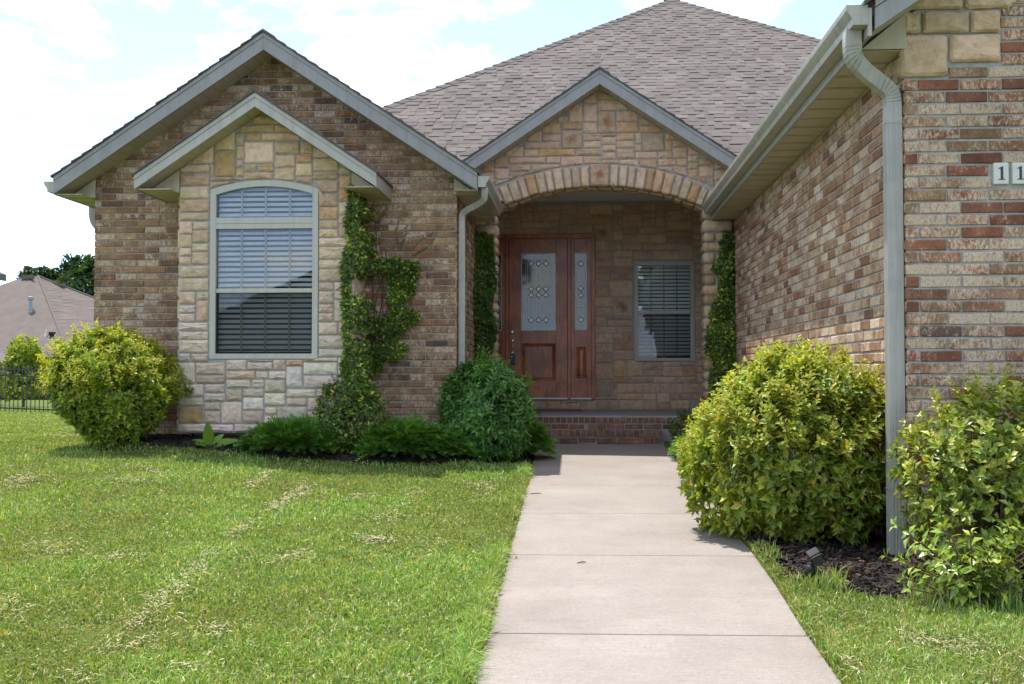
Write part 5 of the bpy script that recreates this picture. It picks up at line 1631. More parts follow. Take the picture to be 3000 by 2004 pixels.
def frond_mesh(P, D, Nn, L, g, pairs=6):
    """feathery sprays: a spine with needles on both sides, all thin triangles"""
    n = len(P); S = unit(np.cross(D, Nn)); Nn = np.cross(S, D)
    V, F = [], []
    for i in range(pairs):
        t = (i + 0.4) / pairs
        b = P + D * (L * t)[:, None] - Nn * (L * 0.18 * t * t)[:, None]
        for sg in (-1, 1):
            nl = L * (0.42 - 0.22 * t) * g.uniform(0.8, 1.2, n)
            dr = unit(D * 0.75 + S * sg * 0.7 + Nn * g.uniform(-0.15, 0.35, n)[:, None])
            tip = b + dr * nl[:, None]
            w = D * (L * 0.075)[:, None]
            V.append(np.stack([b - w, b + w, tip], 1))
    tip = P + D * L[:, None] - Nn * (L * 0.18)[:, None]; w = S * (L * 0.03)[:, None]
    V.append(np.stack([P - w, P + w, tip], 1))
    V = np.concatenate([v.reshape(-1, 3) for v in V])
    return V, np.arange(len(V)).reshape(-1, 3), (2 * pairs + 1)
def juniper(label, c, R, n, seed, L=0.15, group='low junipers in the mulch bed'):
    g = np.random.default_rng(seed); c = np.array(c, float); R = np.array(R, float)
    gz0 = float(ground_z(c[0], c[1]))
    t = thing('juniper', (c[0], c[1], gz0), label, 'juniper', group)
    a = g.uniform(0, 2 * pi, n); rr_ = np.sqrt(g.uniform(0, 1, n)); lay = g.uniform(0.35, 1.0, n) ** 0.6
    edge_ = 1 + 0.12 * np.sin(a * 3 + seed) + 0.09 * np.sin(a * 7 + 2 * seed)
    x, y = np.cos(a) * rr_ * edge_, np.sin(a) * rr_ * edge_
    h = np.sqrt(np.clip(1 - rr_ ** 2.4, 0.0, 1)) * lay * (1 + 0.16 * np.sin(x * 7 + seed) * np.cos(y * 6))
    P = np.stack([c[0] + x * R[0], c[1] + y * R[1], gz0 + 0.03 + h * R[2]], -1)
    D = unit(np.stack([np.cos(a) * (0.35 + rr_), np.sin(a) * (0.35 + rr_), 0.55 - 0.5 * rr_], -1) + 0.30 * g.normal(size=(n, 3)))
    Nn = unit(np.array([0, 0, 1.0]) + 0.35 * g.normal(size=(n, 3)))
    Ls = L * g.uniform(0.6, 1.25, n)
    v, f, per = frond_mesh(P, D, Nn, Ls, g)
    cc_ = pal_cols(JUNI, n, g)
    cols = np.tile(np.repeat(cc_, 3, 0).reshape(n, 3, 3), (per, 1, 1)).reshape(-1, 3)
    np_mesh('foliage', v, f, 'needle', t, cols, origin=tuple(WL[t.name]))
    mb = MB()
    for i in range(10):
        b = 2 * pi * i / 10 + seed; e = (c[0] + cos(b) * R[0] * 0.8, c[1] + sin(b) * R[1] * 0.8, gz0 + 0.12)
        mb.tube([(c[0], c[1], gz0 - 0.02), (lerp(c[0], e[0], .5), lerp(c[1], e[1], .5), gz0 + R[2] * 0.55), e], [0.014, 0.010, 0.004], 5)
    mb.build('branches', 'twig', t)
juniper('low dark juniper spreading under the stone bay', (-3.00, 11.32, 0), (0.50, 0.26, 0.22), 2800, 51)
juniper('low feathery juniper between the ivy and the leafy bush', (-1.82, 11.52, 0), (0.52, 0.38, 0.25), 3400, 52)
juniper('small dark juniper half hidden beside the left end of the steps', (-0.74, 12.75, 0), (0.30, 0.34, 0.36), 1500, 53)
juniper('small juniper at the right edge of the walk near the steps', (1.27, 12.7, 0), (0.14, 0.55, 0.16), 900, 54, 0.12)
juniper('sparse green conifer sprig at the far right of the bed', (3.02, 5.72, 0), (0.22, 0.2, 0.26), 500, 55, 0.13)

def in_poly(x, y, poly):
    x = np.asarray(x); y = np.asarray(y); ins = np.zeros(len(x), bool); n = len(poly)
    for i in range(n):
        x0, y0 = poly[i]; x1, y1 = poly[(i + 1) % n]
        c = ((y0 > y) != (y1 > y)) & (x < (x1 - x0) * (y - y0) / (y1 - y0 + 1e-12) + x0)
        ins ^= c
    return ins
def wall_ivy(label, polys, Y, thick, n, seed, L=0.042, W=0.024, pal=IVY, shoots=(), bulge=None, gaps=None, corner=False):
    """creeper on a wall facing -Y; POLYS in (x, z)"""
    g = np.random.default_rng(seed)
    allx = [p[0] for q in polys for p in q]; allz = [p[1] for q in polys for p in q]
    x0, x1, z0, z1 = min(allx), max(allx), min(allz), max(allz)
    t = thing('climbing_ivy', ((x0 + x1) / 2, Y, z0), label, 'ivy', None)
    X, Z = g.uniform(x0, x1, n * 6), g.uniform(z0, z1, n * 6)
    wob = 0.05
    Xq = X + wob * snoise(X * 9, Z * 9, seed, 2); Zq = Z + wob * snoise(X * 9 + 5, Z * 9, seed + 1, 2)
    ok = np.zeros(len(X), bool)
    for q in polys: ok |= in_poly(Xq, Zq, q)
    if gaps is not None: ok &= (snoise(X * 5.5, Z * 5.5, seed + 9, 3) < gaps + 0.9 * np.clip(-2.26 - X, 0, 1) * 4)
    if corner: ok &= X > -2.515 + 0.02 * snoise(X * 9, Z * 7, seed + 3, 2)
    X, Z = X[ok][:n], Z[ok][:n]
    th = thick * (0.55 + 0.45 * snoise(X * 6, Z * 6, seed + 2, 3)) * g.uniform(0.05, 1.0, len(X)) ** 0.7
    if bulge is not None: th = th * bulge(X, Z)
    yb = np.full(len(X), float(Y))
    if corner:          # fills the inner corner and laps onto the face of the bay
        yb = np.where(X < -2.425, YB - 0.015, np.where(X < -2.30, Y - g.uniform(0, 0.62, len(X)), Y))
        th = np.where(X < -2.425, th * 0.35, th)
    P = np.stack([X, yb - 0.01 - th, Z], -1)
    A = unit(np.array([0, -1.0, 0.55]) + 0.55 * g.normal(size=P.shape))
    v, f, own = rosettes(P, A, 4, L, W, (0, 45), g, 0.35)
    tone = 1 + 0.25 * snoise(X * 11, Z * 11, seed + 4, 2)
    vs, fs, cs = [v], [f], [np.repeat(pal_cols(pal, len(v) // 5, g) * tone[own][:, None], 5, 0)]
    mb = MB()
    for (pts) in shoots:
        pts = [Vector(p) for p in pts]
        mb.tube(pts, 0.003, 4)
        for a, b in zip(pts[:-1], pts[1:]):
            m_ = max(2, int((b - a).length / 0.028))
            pp = np.array([tuple(a.lerp(b, (i + .5) / m_)) for i in range(m_)]); ax = np.tile(np.array(tuple((b - a).normalized())), (m_, 1))
            v2, f2, o2 = rosettes(pp, ax, 2, 0.036, 0.018, (25, 60), g)
            off = sum(len(q) for q in vs); vs.append(v2); fs.append(f2 + off)
            cs.append(np.repeat(pal_cols([((0.15, 0.18, 0.035), 2), ((0.09, 0.13, 0.025), 1)], len(v2) // 5, g), 5, 0))
    np_mesh('foliage', np.concatenate(vs), np.concatenate(fs), 'leaf_gloss', t, np.concatenate(cs), origin=tuple(WL[t.name]))
    for q in polys:
        cx_ = sum(p[0] for p in q) / len(q)
        for i in range(5):
            zz_ = z0; xx_ = cx_ + g.normal(0, 0.05); pts = []
            while zz_ < max(p[1] for p in q) - 0.1:
                if bool(in_poly(np.array([xx_]), np.array([zz_]), q)[0]): pts.append((xx_, Y - 0.012, zz_))
                zz_ += 0.16; xx_ += g.normal(0, 0.035)
            if len(pts) > 2: mb.tube(pts, 0.005, 4)
    if mb.v: mb.build('stems', 'twig', t)
    return t
def w12(px, py, Y=12.05): return ((px - 1700) / 3200 * Y * 1.0, 1.2 + (1092 - py) / 3200 * Y)
E1 = [(-2.47, 3.20), (-2.40, 3.20), (-2.36, 3.02), (-2.27, 2.88), (-2.22, 2.78), (-2.10, 2.66), (-1.88, 2.58), (-1.80, 2.46), (-1.83, 2.28), (-1.86, 2.14), (-1.96, 2.03), (-2.08, 1.99),
      (-1.96, 1.90), (-1.80, 1.82), (-1.93, 1.69), (-2.08, 1.58), (-1.96, 1.52), (-2.05, 1.42), (-2.17, 1.28), (-2.22, 1.16), (-2.35, 1.10), (-2.30, 1.02), (-2.33, 0.70), (-2.50, 0.66), (-2.48, 1.15), (-2.50, 1.4), (-2.56, 1.62), (-2.52, 1.8), (-2.60, 2.05), (-2.58, 2.2), (-2.54, 2.5), (-2.47, 2.8)]
ivy_sh = [[(-2.34, 12.0, 2.85), (-2.31, 11.98, 3.0), (-2.29, 11.97, 3.10)], [(-2.25, 12.0, 2.78), (-2.22, 11.98, 2.92), (-2.14, 11.96, 3.04)], [(-1.98, 12.0, 2.60), (-1.93, 11.96, 2.74), (-1.91, 11.95, 2.84)],
          [(-1.88, 12.0, 2.54), (-1.76, 11.95, 2.66), (-1.62, 11.93, 2.74)], [(-1.84, 12.0, 2.50), (-1.72, 11.95, 2.55), (-1.60, 11.93, 2.68)], [(-2.10, 12.0, 1.55), (-2.0, 11.97, 1.56), (-1.92, 11.95, 1.60)], [(-1.92, 12.0, 1.86), (-1.83, 11.96, 1.86), (-1.76, 11.95, 1.89)],
          [(-1.92, 11.98, 2.04), (-1.88, 11.96, 1.96), (-1.88, 11.95, 1.88)], [(-2.02, 12.0, 2.62), (-2.04, 11.97, 2.76), (-2.0, 11.95, 2.90)], [(-2.2, 12.0, 2.3), (-2.0, 11.98, 2.36), (-1.84, 11.96, 2.50), (-1.70, 11.95, 2.58)], [(-2.2, 12.0, 1.62), (-2.05, 11.98, 1.72), (-1.88, 11.96, 1.80)], [(-2.3, 12.0, 1.30), (-2.12, 11.98, 1.40), (-1.98, 11.96, 1.52)], [(-1.95, 12.0, 2.1), (-1.86, 11.97, 2.02), (-1.87, 11.96, 1.92)]]
wall_ivy('dark green ivy climbing the brick between the stone bay and the downspout', [E1], Y1, 0.17, 3600, 61, gaps=0.25, corner=True, shoots=ivy_sh)
bush('ivy_mound', 'mound of dark ivy at the foot of the bay beside the juniper', 'ivy', (-2.44, 11.42, 0.70), (0.34, 0.22, 0.44), 1100, 0.042, 0.022, IVY, 4, 63, 0.16, 0.03, mat='leaf_gloss', shoots=30, taper=-0.2)
wall_ivy('dark ivy covering the front of the left porch column', [[(-1.40, 3.03), (-1.22, 3.03), (-1.12, 2.95), (-1.09, 2.5), (-1.15, 2.0), (-1.13, 1.7), (-1.20, 1.45), (-1.14, 1.2), (-1.2, 0.75), (-1.42, 0.75), (-1.43, 2.6)]], YP - 0.02, 0.20, 2600, 66, bulge=lambda X, Z: 1.0 + 2.2 * np.clip((-1.20 - X) / 0.2, 0, 1), pal=[IVY[0], IVY[1], ((0.12, 0.15, 0.03), 0.9), IVY[3]])
wall_ivy('narrow column of dark ivy on the right porch column', [[(1.83, 3.04), (1.95, 3.0), (1.98, 2.6), (1.99, 2.0), (2.0, 1.2), (2.0, 0.6), (1.62, 0.6), (1.66, 1.35), (1.64, 1.55), (1.70, 1.8), (1.66, 2.02), (1.76, 2.2), (1.80, 2.45), (1.74, 2.62), (1.80, 2.85)]], YP - 0.02, 0.16, 2000, 67)
bush('ivy_mound', 'patch of variegated ivy at the right end of the brick steps', 'ivy', (1.46, 14.22, 0.42), (0.30, 0.28, 0.26), 500, 0.042, 0.022, IVY, 4, 68, 0.2, 0.02, mat='leaf_gloss', shoots=26, filt=lambda p: p[:, 0] < 1.97)
bush('ivy_mound', 'small patch of ivy at the left end of the brick steps', 'ivy', (-0.66, 13.9, 0.40), (0.20, 0.22, 0.26), 300, 0.04, 0.02, IVY, 4, 69, 0.2, 0.02, mat='leaf_gloss', shoots=16)

def big_leaf(L, W, droop, segs=6):
    """a broad blade with a sunken midrib, curving over"""
    V, F = [], []
    for i in range(segs + 1):
        t = i / segs; w = W * (sin(pi * min(t * 0.93 + 0.035, 1.0)) ** 0.75) * (1 - 0.25 * t)
        x = L * (t - 0.12 * droop * t * t); z = -L * droop * t * t * 0.55
        V += [(x, -w / 2, z + w * 0.16), (x, 0, z), (x, w / 2, z + w * 0.16)]
    for i in range(segs):
        a = i * 3; F += [(a, a + 1, a + 4, a + 3), (a + 1, a + 2, a + 5, a + 4)]
    return V, F
def leaf_plant(name, label, cat, loc, leaves_, col, stem_h):
    t = thing(name, loc, label, cat)
    for (az_, el_, L, W, dr, z0) in leaves_:
        V, F = big_leaf(L, W, dr)
        R3 = Matrix.Rotation(az_, 3, 'Z') @ Matrix.Rotation(-el_, 3, 'Y') @ Matrix.Rotation(0.95 * cos(az_), 3, 'X')
        k = random.uniform(0.85, 1.15)
        vs = np.array([tuple(R3 @ Vector(v) + Vector(loc) + Vector((0, 0, z0))) for v in V])
        np_mesh('leaf', vs, np.array(F), 'leaf', t, np.tile(np.array(col) * k, (len(vs), 1)), origin=(loc[0], loc[1], loc[2] + z0), smooth=True)
    MB().tube([(loc[0], loc[1], loc[2] - 0.02), (loc[0], loc[1], loc[2] + stem_h)], [0.014, 0.008], 6).build('stalk', 'twig', t)
gz_h = float(ground_z(-3.90, 11.0))
leaf_plant('broadleaf_plant', 'young plant with a few large bright green leaves before the bay', 'plant', (-3.88, 11.24, gz_h + 0.015),
           [(-1.45, 1.30, 0.30, 0.13, 0.15, 0.02), (2.95, 0.42, 0.30, 0.11, 0.6, 0.03), (-0.15, 0.42, 0.33, 0.11, 0.5, 0.03), (0.4, 0.9, 0.22, 0.10, 0.3, 0.02), (2.4, 0.95, 0.20, 0.09, 0.3, 0.02), (-2.2, 0.6, 0.16, 0.07, 0.5, 0.02)], (0.16, 0.29, 0.04), 0.07)

# young shoots with large leaves at the front right
def shoots_plant(label, loc, stems_, seed):
    g = np.random.default_rng(seed)
    t = thing('young_shrub', loc, label, 'shrub')
    vs, fs, cs = [], [], []; mb = MB()
    for (dx, dy, h, n) in stems_:
        p0 = Vector(loc); p1 = p0 + Vector((dx * 0.4, dy * 0.4, h * 0.6)); p2 = p0 + Vector((dx, dy, h))
        mb.tube([p0 + Vector((0, 0, -0.02)), p1, p2], [0.007, 0.005, 0.003], 5)
        for i in range(n):
            u = 0.30 + 0.70 * i / (n - 1)
            p = (p0.lerp(p1, u / 0.6) if u < 0.6 else p1.lerp(p2, (u - 0.6) / 0.4))
            ax = np.array([tuple((p2 - p1).normalized())])
            L_ = 0.095 * (1 - 0.25 * u) if i < n - 1 else 0.05
            v2, f2, o2 = rosettes(np.array([tuple(p)]), ax, 2 if i < n - 1 else 4, L_, L_ * 0.46, (10, 40), g, 0.2, 0.2, -0.15)
            off = sum(len(q) for q in vs); vs.append(v2); fs.append(f2 + off)
            cs.append(np.repeat(pal_cols([((0.25, 0.36, 0.055), 2), ((0.19, 0.30, 0.048), 2), ((0.33, 0.40, 0.075), 1)], len(v2) // 5, g), 5, 0))
    np_mesh('foliage', np.concatenate(vs), np.concatenate(fs), 'leaf_gloss', t, np.concatenate(cs), origin=tuple(loc))
    mb.build('stems', 'twig', t)
g9 = np.random.default_rng(90)
st9 = [(float(g9.uniform(-0.42, 0.36)), float(g9.uniform(-0.16, 0.22)), float(g9.uniform(0.10, 0.44)), int(g9.integers(5, 9))) for _ in range(48)]
shoots_plant('young low shrub with large glossy light green leaves at the front of the bed', (1.95, 5.60, float(ground_z(1.95, 5.60))), st9, 91)

# ------------------------------------------------------------------ lawn blades
def grass_blades(n, xr, yr, ypow, seed, hmin, hmax, keep, name, pal, wbase=0.0026, lean=0.75):
    g = np.random.default_rng(seed)
    u = g.random(n)
    y = yr[0] * (yr[1] / yr[0]) ** (u ** ypow)
    x = xr(y, g)
    ok = keep(x, y, g); x, y = x[ok], y[ok]; n = len(x)
    z = ground_z(x, y) - 0.004
    by = (x > path_l(y) - 0.15) & (x < path_r(y) + 0.15) & (y < 14.6)
    z = np.where(by, np.maximum(z, walk_z(y) - 0.010), z)
    pat = snoise(x * 2.2, y * 2.2, 4, 3)
    fine = snoise(x * 9, y * 9, 6, 2)
    h = g.uniform(hmin, hmax, n) * (1 + 0.35 * pat + 0.25 * fine) * (1 + 0.02 * y)
    w = (wbase + 0.00034 * y) * g.uniform(0.7, 1.4, n)
    a = g.uniform(0, 2 * pi, n); ln = np.abs(g.normal(0, lean, n)) * h
    dx, dy = np.cos(a) * ln, np.sin(a) * ln
    b = g.uniform(0, 2 * pi, n); sx, sy = np.cos(b) * w, np.sin(b) * w
    P = np.stack([x, y, z], -1)
    S = np.stack([sx, sy, np.zeros(n)], -1)
    M1 = P + np.stack([dx * 0.35, dy * 0.35, h * 0.6], -1)
    T = P + np.stack([dx, dy, h * np.clip(1 - 0.35 * (ln / h) ** 2, 0.25, 1)], -1)
    v = np.stack([P - S, P + S, M1 - S * 0.7, M1 + S * 0.7, T], 1).reshape(-1, 3)
    i5 = np.arange(n)[:, None] * 5
    f = np.concatenate([i5 + np.array([[0, 1, 3]]), i5 + np.array([[0, 3, 2]]), i5 + np.array([[2, 3, 4]])], 1).reshape(-1, 3)
    c = pal_cols(pal, n, g, 0.22)
    m_ = np.clip(0.5 + 0.55 * pat + 0.25 * fine, 0, 1)[:, None]
    c = c * (0.82 + 0.38 * m_)
    c[:, 0] *= 1 + 0.12 * np.clip(-pat, -0.6, 0.6)
    return np_mesh(name, v, f, 'grass', None, np.repeat(c, 5, 0), origin=(0, 0, 0))
GRASS = [((0.238, 0.3443, 0.0718), 5), ((0.1746, 0.2842, 0.0574), 4), ((0.3067, 0.3771, 0.1017), 3), ((0.4548, 0.4155, 0.2272), 1.4), ((0.1269, 0.2186, 0.0502), 2.2), ((0.3173, 0.2569, 0.1435), 0.5)]
def xr_left(y, g):
    lo = np.maximum(-0.66 * y - 0.4, -18); hi = np.where(y < 12.4, path_l(y) - 0.004 + 0.03 * g.normal(size=len(y)), -5.2)
    hi = np.minimum(hi, np.where(y < 12.4, path_l(y) + 0.012, -5.2))
    return lerp(lo, hi, g.random(len(y)))
def keep_left(x, y, g):
    bed = (x > -5.15) & (x < -0.5) & (y > bed_l_front(x) + 0.03 * g.normal(size=len(x))) & (y < 20)
    near = (x > -5.5) & (y > 12.0)
    return ~(bed | near)
o = grass_blades(330000, xr_left, (3.3, 30.0), 1.0, 201, 0.014, 0.040, keep_left, 'lawn_grass', GRASS)
tag(o, 'mown sunlit lawn left of the walkway', 'grass', kind='stuff')
def xr_right(y, g): return lerp(path_r(y) + 0.0 + 0.02 * g.random(len(y)), np.minimum(0.55 * y + 0.4, 4.2), g.random(len(y)))
def keep_right(x, y, g): return y < bed_r_front(x) + 0.03 * g.normal(size=len(x))
o = grass_blades(90000, xr_right, (3.3, 6.05), 1.0, 202, 0.022, 0.055, keep_right, 'lawn_grass', GRASS + [((0.28, 0.24, 0.11), 1.2)])
tag(o, 'patch of lawn at the bottom right beside the walkway', 'grass', kind='stuff')
# taller tufts along the bed edge and the walk
def xr_tuft(y, g): return g.uniform(1.12, 2.6, len(y))
def keep_tuft(x, y, g): return (np.abs(y - bed_r_front(x)) < 0.10 * np.abs(g.normal(size=len(x)))) & (snoise(x * 14, y * 3, 8, 2) > -0.1)
o = grass_blades(9000, xr_tuft, (5.0, 6.3), 1.0, 203, 0.07, 0.15, keep_tuft, 'grass_tufts', GRASS, 0.0022, 0.45)
tag(o, 'taller uncut grass along the front edge of the mulch', 'grass', kind='stuff')
def xr_edge2(y, g): return path_r(y) + 0.004 + 0.05 * np.abs(g.normal(size=len(y)))
o = grass_blades(7000, xr_edge2, (5.7, 12.5), 1.0, 205, 0.03, 0.085, lambda x, y, g: snoise(x * 3, y * 5, 12, 2) > -0.35, 'grass_tufts', GRASS, 0.0022, 0.6)
tag(o, 'thin grass between the right walkway edge and the mulch', 'grass', kind='stuff')
def xr_edge(y, g): return path_l(y) - 0.01 - 0.05 * np.abs(g.normal(size=len(y)))
o = grass_blades(16000, xr_edge, (3.4, 11.4), 1.0, 204, 0.03, 0.065, lambda x, y, g: np.ones(len(x), bool), 'grass_tufts', GRASS, 0.0022, 0.7)
tag(o, 'overhanging grass along the left edge of the walkway', 'grass', kind='stuff')

# dry clippings left by the mower, in rows and clumps
def straw(name, label, spots, seed):
    g = np.random.default_rng(seed); X, Y_, Wd = [], [], []
    for (pts, wd, n) in spots:
        pts = np.array(pts, float)
        if len(pts) == 1: pts = np.vstack([pts, pts + [[0.16, 0.10]]])
        n = int(n * 0.7)
        seg = np.linalg.norm(np.diff(pts, axis=0), axis=1); cum = np.concatenate([[0], np.cumsum(seg)])
        s_ = g.random(n) * cum[-1]
        gate = snoise(s_ * 7 + seed, s_ * 0, int(abs(pts[0, 0] * 100)), 3) > -0.25
        s_ = s_[gate]
        wv = wd * np.where(g.random(len(s_)) < 0.3, 3.0, 1.0)
        x = np.interp(s_, cum, pts[:, 0]) + g.normal(0, 1, len(s_)) * wv; y = np.interp(s_, cum, pts[:, 1]) + g.normal(0, 1, len(s_)) * wv
        X.append(x); Y_.append(y)
    x, y = np.concatenate(X), np.concatenate(Y_); n = len(x)
    z = ground_z(x, y) + g.uniform(0.012, 0.042, n)
    a = g.uniform(0, 2 * pi, n); L = g.uniform(0.012, 0.042, n); w = g.uniform(0.0007, 0.0014, n) + 0.00012 * y
    D = np.stack([np.cos(a), np.sin(a), g.normal(0, 0.22, n)], -1); S = np.stack([-np.sin(a), np.cos(a), g.normal(0, 0.6, n)], -1)
    P = np.stack([x, y, z], -1); Mx = P + D * (L * 0.5)[:, None] + np.array([0, 0, 1]) * (L * g.uniform(-0.1, 0.25, n))[:, None]
    v = np.stack([P - S * w[:, None], P + S * w[:, None], Mx - S * w[:, None], Mx + S * w[:, None], P + D * L[:, None]], 1).reshape(-1, 3)
    i5 = np.arange(n)[:, None] * 5
    f = np.concatenate([i5 + np.array([[0, 1, 3]]), i5 + np.array([[0, 3, 2]]), i5 + np.array([[2, 3, 4]])], 1).reshape(-1, 3)
    c = pal_cols([((0.36, 0.32, 0.18), 4), ((0.31, 0.275, 0.15), 3), ((0.26, 0.25, 0.11), 3), ((0.42, 0.385, 0.25), 1.2)], n, g)
    o = np_mesh(name, v, f, 'straw', None, np.repeat(c, 5, 0)); tag(o, label, 'grass clippings', kind='stuff')
straw('dry_clippings', 'rows and clumps of dry grass clippings on the left lawn', [
    ([(-2.41, 9.79), (-2.25, 6.63), (-2.08, 5.5), (-2.01, 4.78)], 0.035, 3400), ([(-2.92, 10.24), (-2.78, 8.7)], 0.04, 800), ([(-2.75, 7.88), (-2.76, 7.7)], 0.05, 160),
    ([(-1.42, 9.68), (-1.44, 8.04), (-1.3, 6.9)], 0.06, 900), ([(-0.93, 10.09), (-0.80, 9.3)], 0.07, 420), ([(-4.13, 9.0), (-3.7, 9.2)], 0.07, 420), ([(-4.76, 9.27), (-4.54, 8.43)], 0.06, 650), ([(-4.15, 9.89), (-3.6, 9.5)], 0.07, 300),
    ([(-1.41, 7.09), (-1.28, 7.09)], 0.035, 420), ([(-1.91, 8.97), (-1.75, 8.95)], 0.05, 240), ([(-0.97, 7.93), (-1.0, 6.3)], 0.07, 520), ([(-2.72, 6.36), (-2.66, 6.1)], 0.05, 240), ([(-1.77, 6.26), (-1.68, 6.6)], 0.04, 300),
    ([(-1.63, 4.85), (-1.56, 4.80)], 0.05, 230), ([(-2.01, 4.52)], 0.07, 240), ([(-1.6, 4.21)], 0.06, 260), ([(-2.04, 4.05)], 0.07, 260), ([(-2.6, 4.9), (-2.9, 5.4)], 0.08, 260), ([(-3.3, 6.6), (-3.0, 6.2)], 0.10, 260),
    ([(-0.95, 4.1), (-0.8, 4.5)], 0.12, 160), ([(-7.2, 15.5), (-5.9, 15.0)], 0.14, 900), ([(-6.6, 13.4), (-5.9, 13.2)], 0.12, 600), ([(-8.2, 18.0), (-6.4, 17.0)], 0.16, 800), ([(-3.0, 7.4), (-3.4, 8.4)], 0.2, 240), ([(-0.9, 5.0), (-1.2, 5.6)], 0.15, 160)], 301)
straw('dry_clippings', 'pale dry thatch on the bottom right lawn', [([(1.72, 4.85), (1.45, 5.0)], 0.10, 1000), ([(1.9, 4.6), (2.3, 5.0)], 0.14, 700), ([(1.10, 4.9), (1.06, 4.3)], 0.03, 500), ([(1.5, 4.4), (2.0, 4.2)], 0.2, 400)], 302)

# bark chips and fallen leaves on the beds
def chips(name, label, n, xr, yr, keep, seed, pal, size):
    g = np.random.default_rng(seed)
    x = g.uniform(*xr, n); y = g.uniform(*yr, n); k = keep(x, y); x, y = x[k], y[k]; n = len(x)
    z = ground_z(x, y) + g.uniform(0.012, 0.045, n)
    D = unit(np.stack([g.normal(size=n), g.normal(size=n), g.normal(0, 0.35, n)], -1)); S = unit(np.cross(D, np.array([0, 0, 1.0]) + 0.5 * g.normal(size=(n, 3)))); Nn = np.cross(S, D)
    L = g.uniform(0.4, 1.3, n)[:, None] * size; W = L * g.uniform(0.18, 0.45, n)[:, None]
    P = np.stack([x, y, z], -1)
    v = np.stack([P - D * L / 2 - S * W / 2, P - D * L / 2 + S * W / 2, P + D * L / 2 + S * W / 2 * 0.8, P + D * L / 2 - S * W / 2 * 0.8], 1)
    v2 = v - Nn[:, None] * (0.006)
    v = np.concatenate([v, v2], 1).reshape(-1, 3); b = np.arange(n)[:, None, None] * 8
    q = np.array([[0, 1, 2, 3], [7, 6, 5, 4], [0, 4, 5, 1], [1, 5, 6, 2], [2, 6, 7, 3], [3, 7, 4, 0]])
    o = np_mesh(name, v, (b + q[None]).reshape(-1, 4), 'chip', None, np.repeat(pal_cols(pal, n, g, 0.3), 8, 0)); tag(o, label, 'mulch', kind='stuff')
CH = [((0.022, 0.017, 0.014), 6), ((0.040, 0.028, 0.022), 3), ((0.010, 0.009, 0.009), 4), ((0.075, 0.055, 0.042), 0.8)]
chips('bark_chips', 'dark bark mulch in the bed below the privet', 9000, (1.1, 3.6), (5.3, 9.5), lambda x, y: (y > bed_r_front(x) + 0.01) & (x > path_r(y) + 0.03) & ~((x > 2.0) & (y > 6.85)), 401, CH, 0.05)
chips('bark_chips', 'dark bark mulch in the bed before the left wing', 7000, (-5.8, -0.55), (10.4, 13.5), lambda x, y: (y > bed_l_front(x) + 0.01) & (x < path_l(y) - 0.03) & (x > -5.05), 402, CH, 0.055)
chips('fallen_leaves', 'dry orange-brown leaves on the mulch under the privet', 170, (1.2, 2.4), (5.75, 7.2), lambda x, y: (y > bed_r_front(x) + 0.06) & ~((x > 2.0) & (y > 6.85)), 403, [((0.13, 0.055, 0.022), 3), ((0.09, 0.042, 0.02), 2), ((0.17, 0.10, 0.045), 1)], 0.045)

# spot lamp on its stake
lz = float(ground_z(1.24, 5.98))
lp = thing('garden_spotlight', (1.24, 5.98, lz), 'small black garden spotlight tilted on its stake beside the walkway', 'garden light')
R3 = (Matrix.Rotation(radians(-28), 3, 'Y') @ Matrix.Rotation(radians(24), 3, 'X')) * 0.78
def xf(mb, R3, o_): mb.v = [tuple(R3 @ Vector(v) + Vector(o_)) for v in mb.v]; return mb
hd = (1.255, 5.98, lz + 0.165)
xf(MB().box(-0.042, 0.042, -0.030, 0.050, -0.030, 0.040).box(-0.036, 0.036, -0.052, -0.031, -0.026, 0.036), R3, hd).build('head', 'lamp_black', lp, bevel=0.006)
xf(MB().box(-0.046, 0.046, -0.058, -0.053, 0.034, 0.042).box(-0.046, 0.046, -0.058, -0.053, -0.034, -0.027).box(-0.046, -0.038, -0.058, -0.053, -0.027, 0.034).box(0.038, 0.046, -0.058, -0.053, -0.027, 0.034), R3, hd).build('bezel', 'lamp_black', lp)
xf(MB().box(-0.034, 0.034, -0.055, -0.0525, -0.024, 0.034), R3, hd).build('lens', 'dark_glass', lp)
MB().lathe([(0.026, -0.02), (0.030, 0.0), (0.026, 0.03), (0.012, 0.04)], (1.225, 5.97, lz + 0.085), 12).build('knuckle', 'lamp_black', lp, smooth=True)
MB().tube([(1.22, 5.97, lz - 0.05), (1.222, 5.97, lz + 0.05), (1.235, 5.975, lz + 0.12), (1.25, 5.98, lz + 0.15)], 0.010, 8).build('stake', 'lamp_black', lp)
MB().lathe([(0.045, 0), (0.045, 0.008), (0.03, 0.014)], (1.21, 5.90, lz + 0.012), 14).build('base', 'lamp_black', lp)

# twigs on the walk
for i, (x, y, a, L) in enumerate(((-0.02, 6.62, 0.25, 0.06), (-0.40, 6.75, 1.0, 0.02), (-0.44, 9.65, 0.1, 0.10), (-0.46, 9.45, 1.9, 0.07))):
    z = float(walk_z(y)) + 0.004
    p = [(x, y, z), (x + cos(a) * L * .5, y + sin(a) * L * .5, z + 0.006), (x + cos(a + .3) * L, y + sin(a + .3) * L, z)]
    o = MB().tube(p, [0.003, 0.004, 0.002], 5).build('fallen_twig', 'bark')
    tag(o, ['thin dark twig lying mid walkway near the privet', 'tiny twig at the left edge of the walkway', 'longer twig on the walkway near the porch shadow', 'short crooked twig crossing another near the porch shadow'][i], 'twig', 'twigs on the walkway')

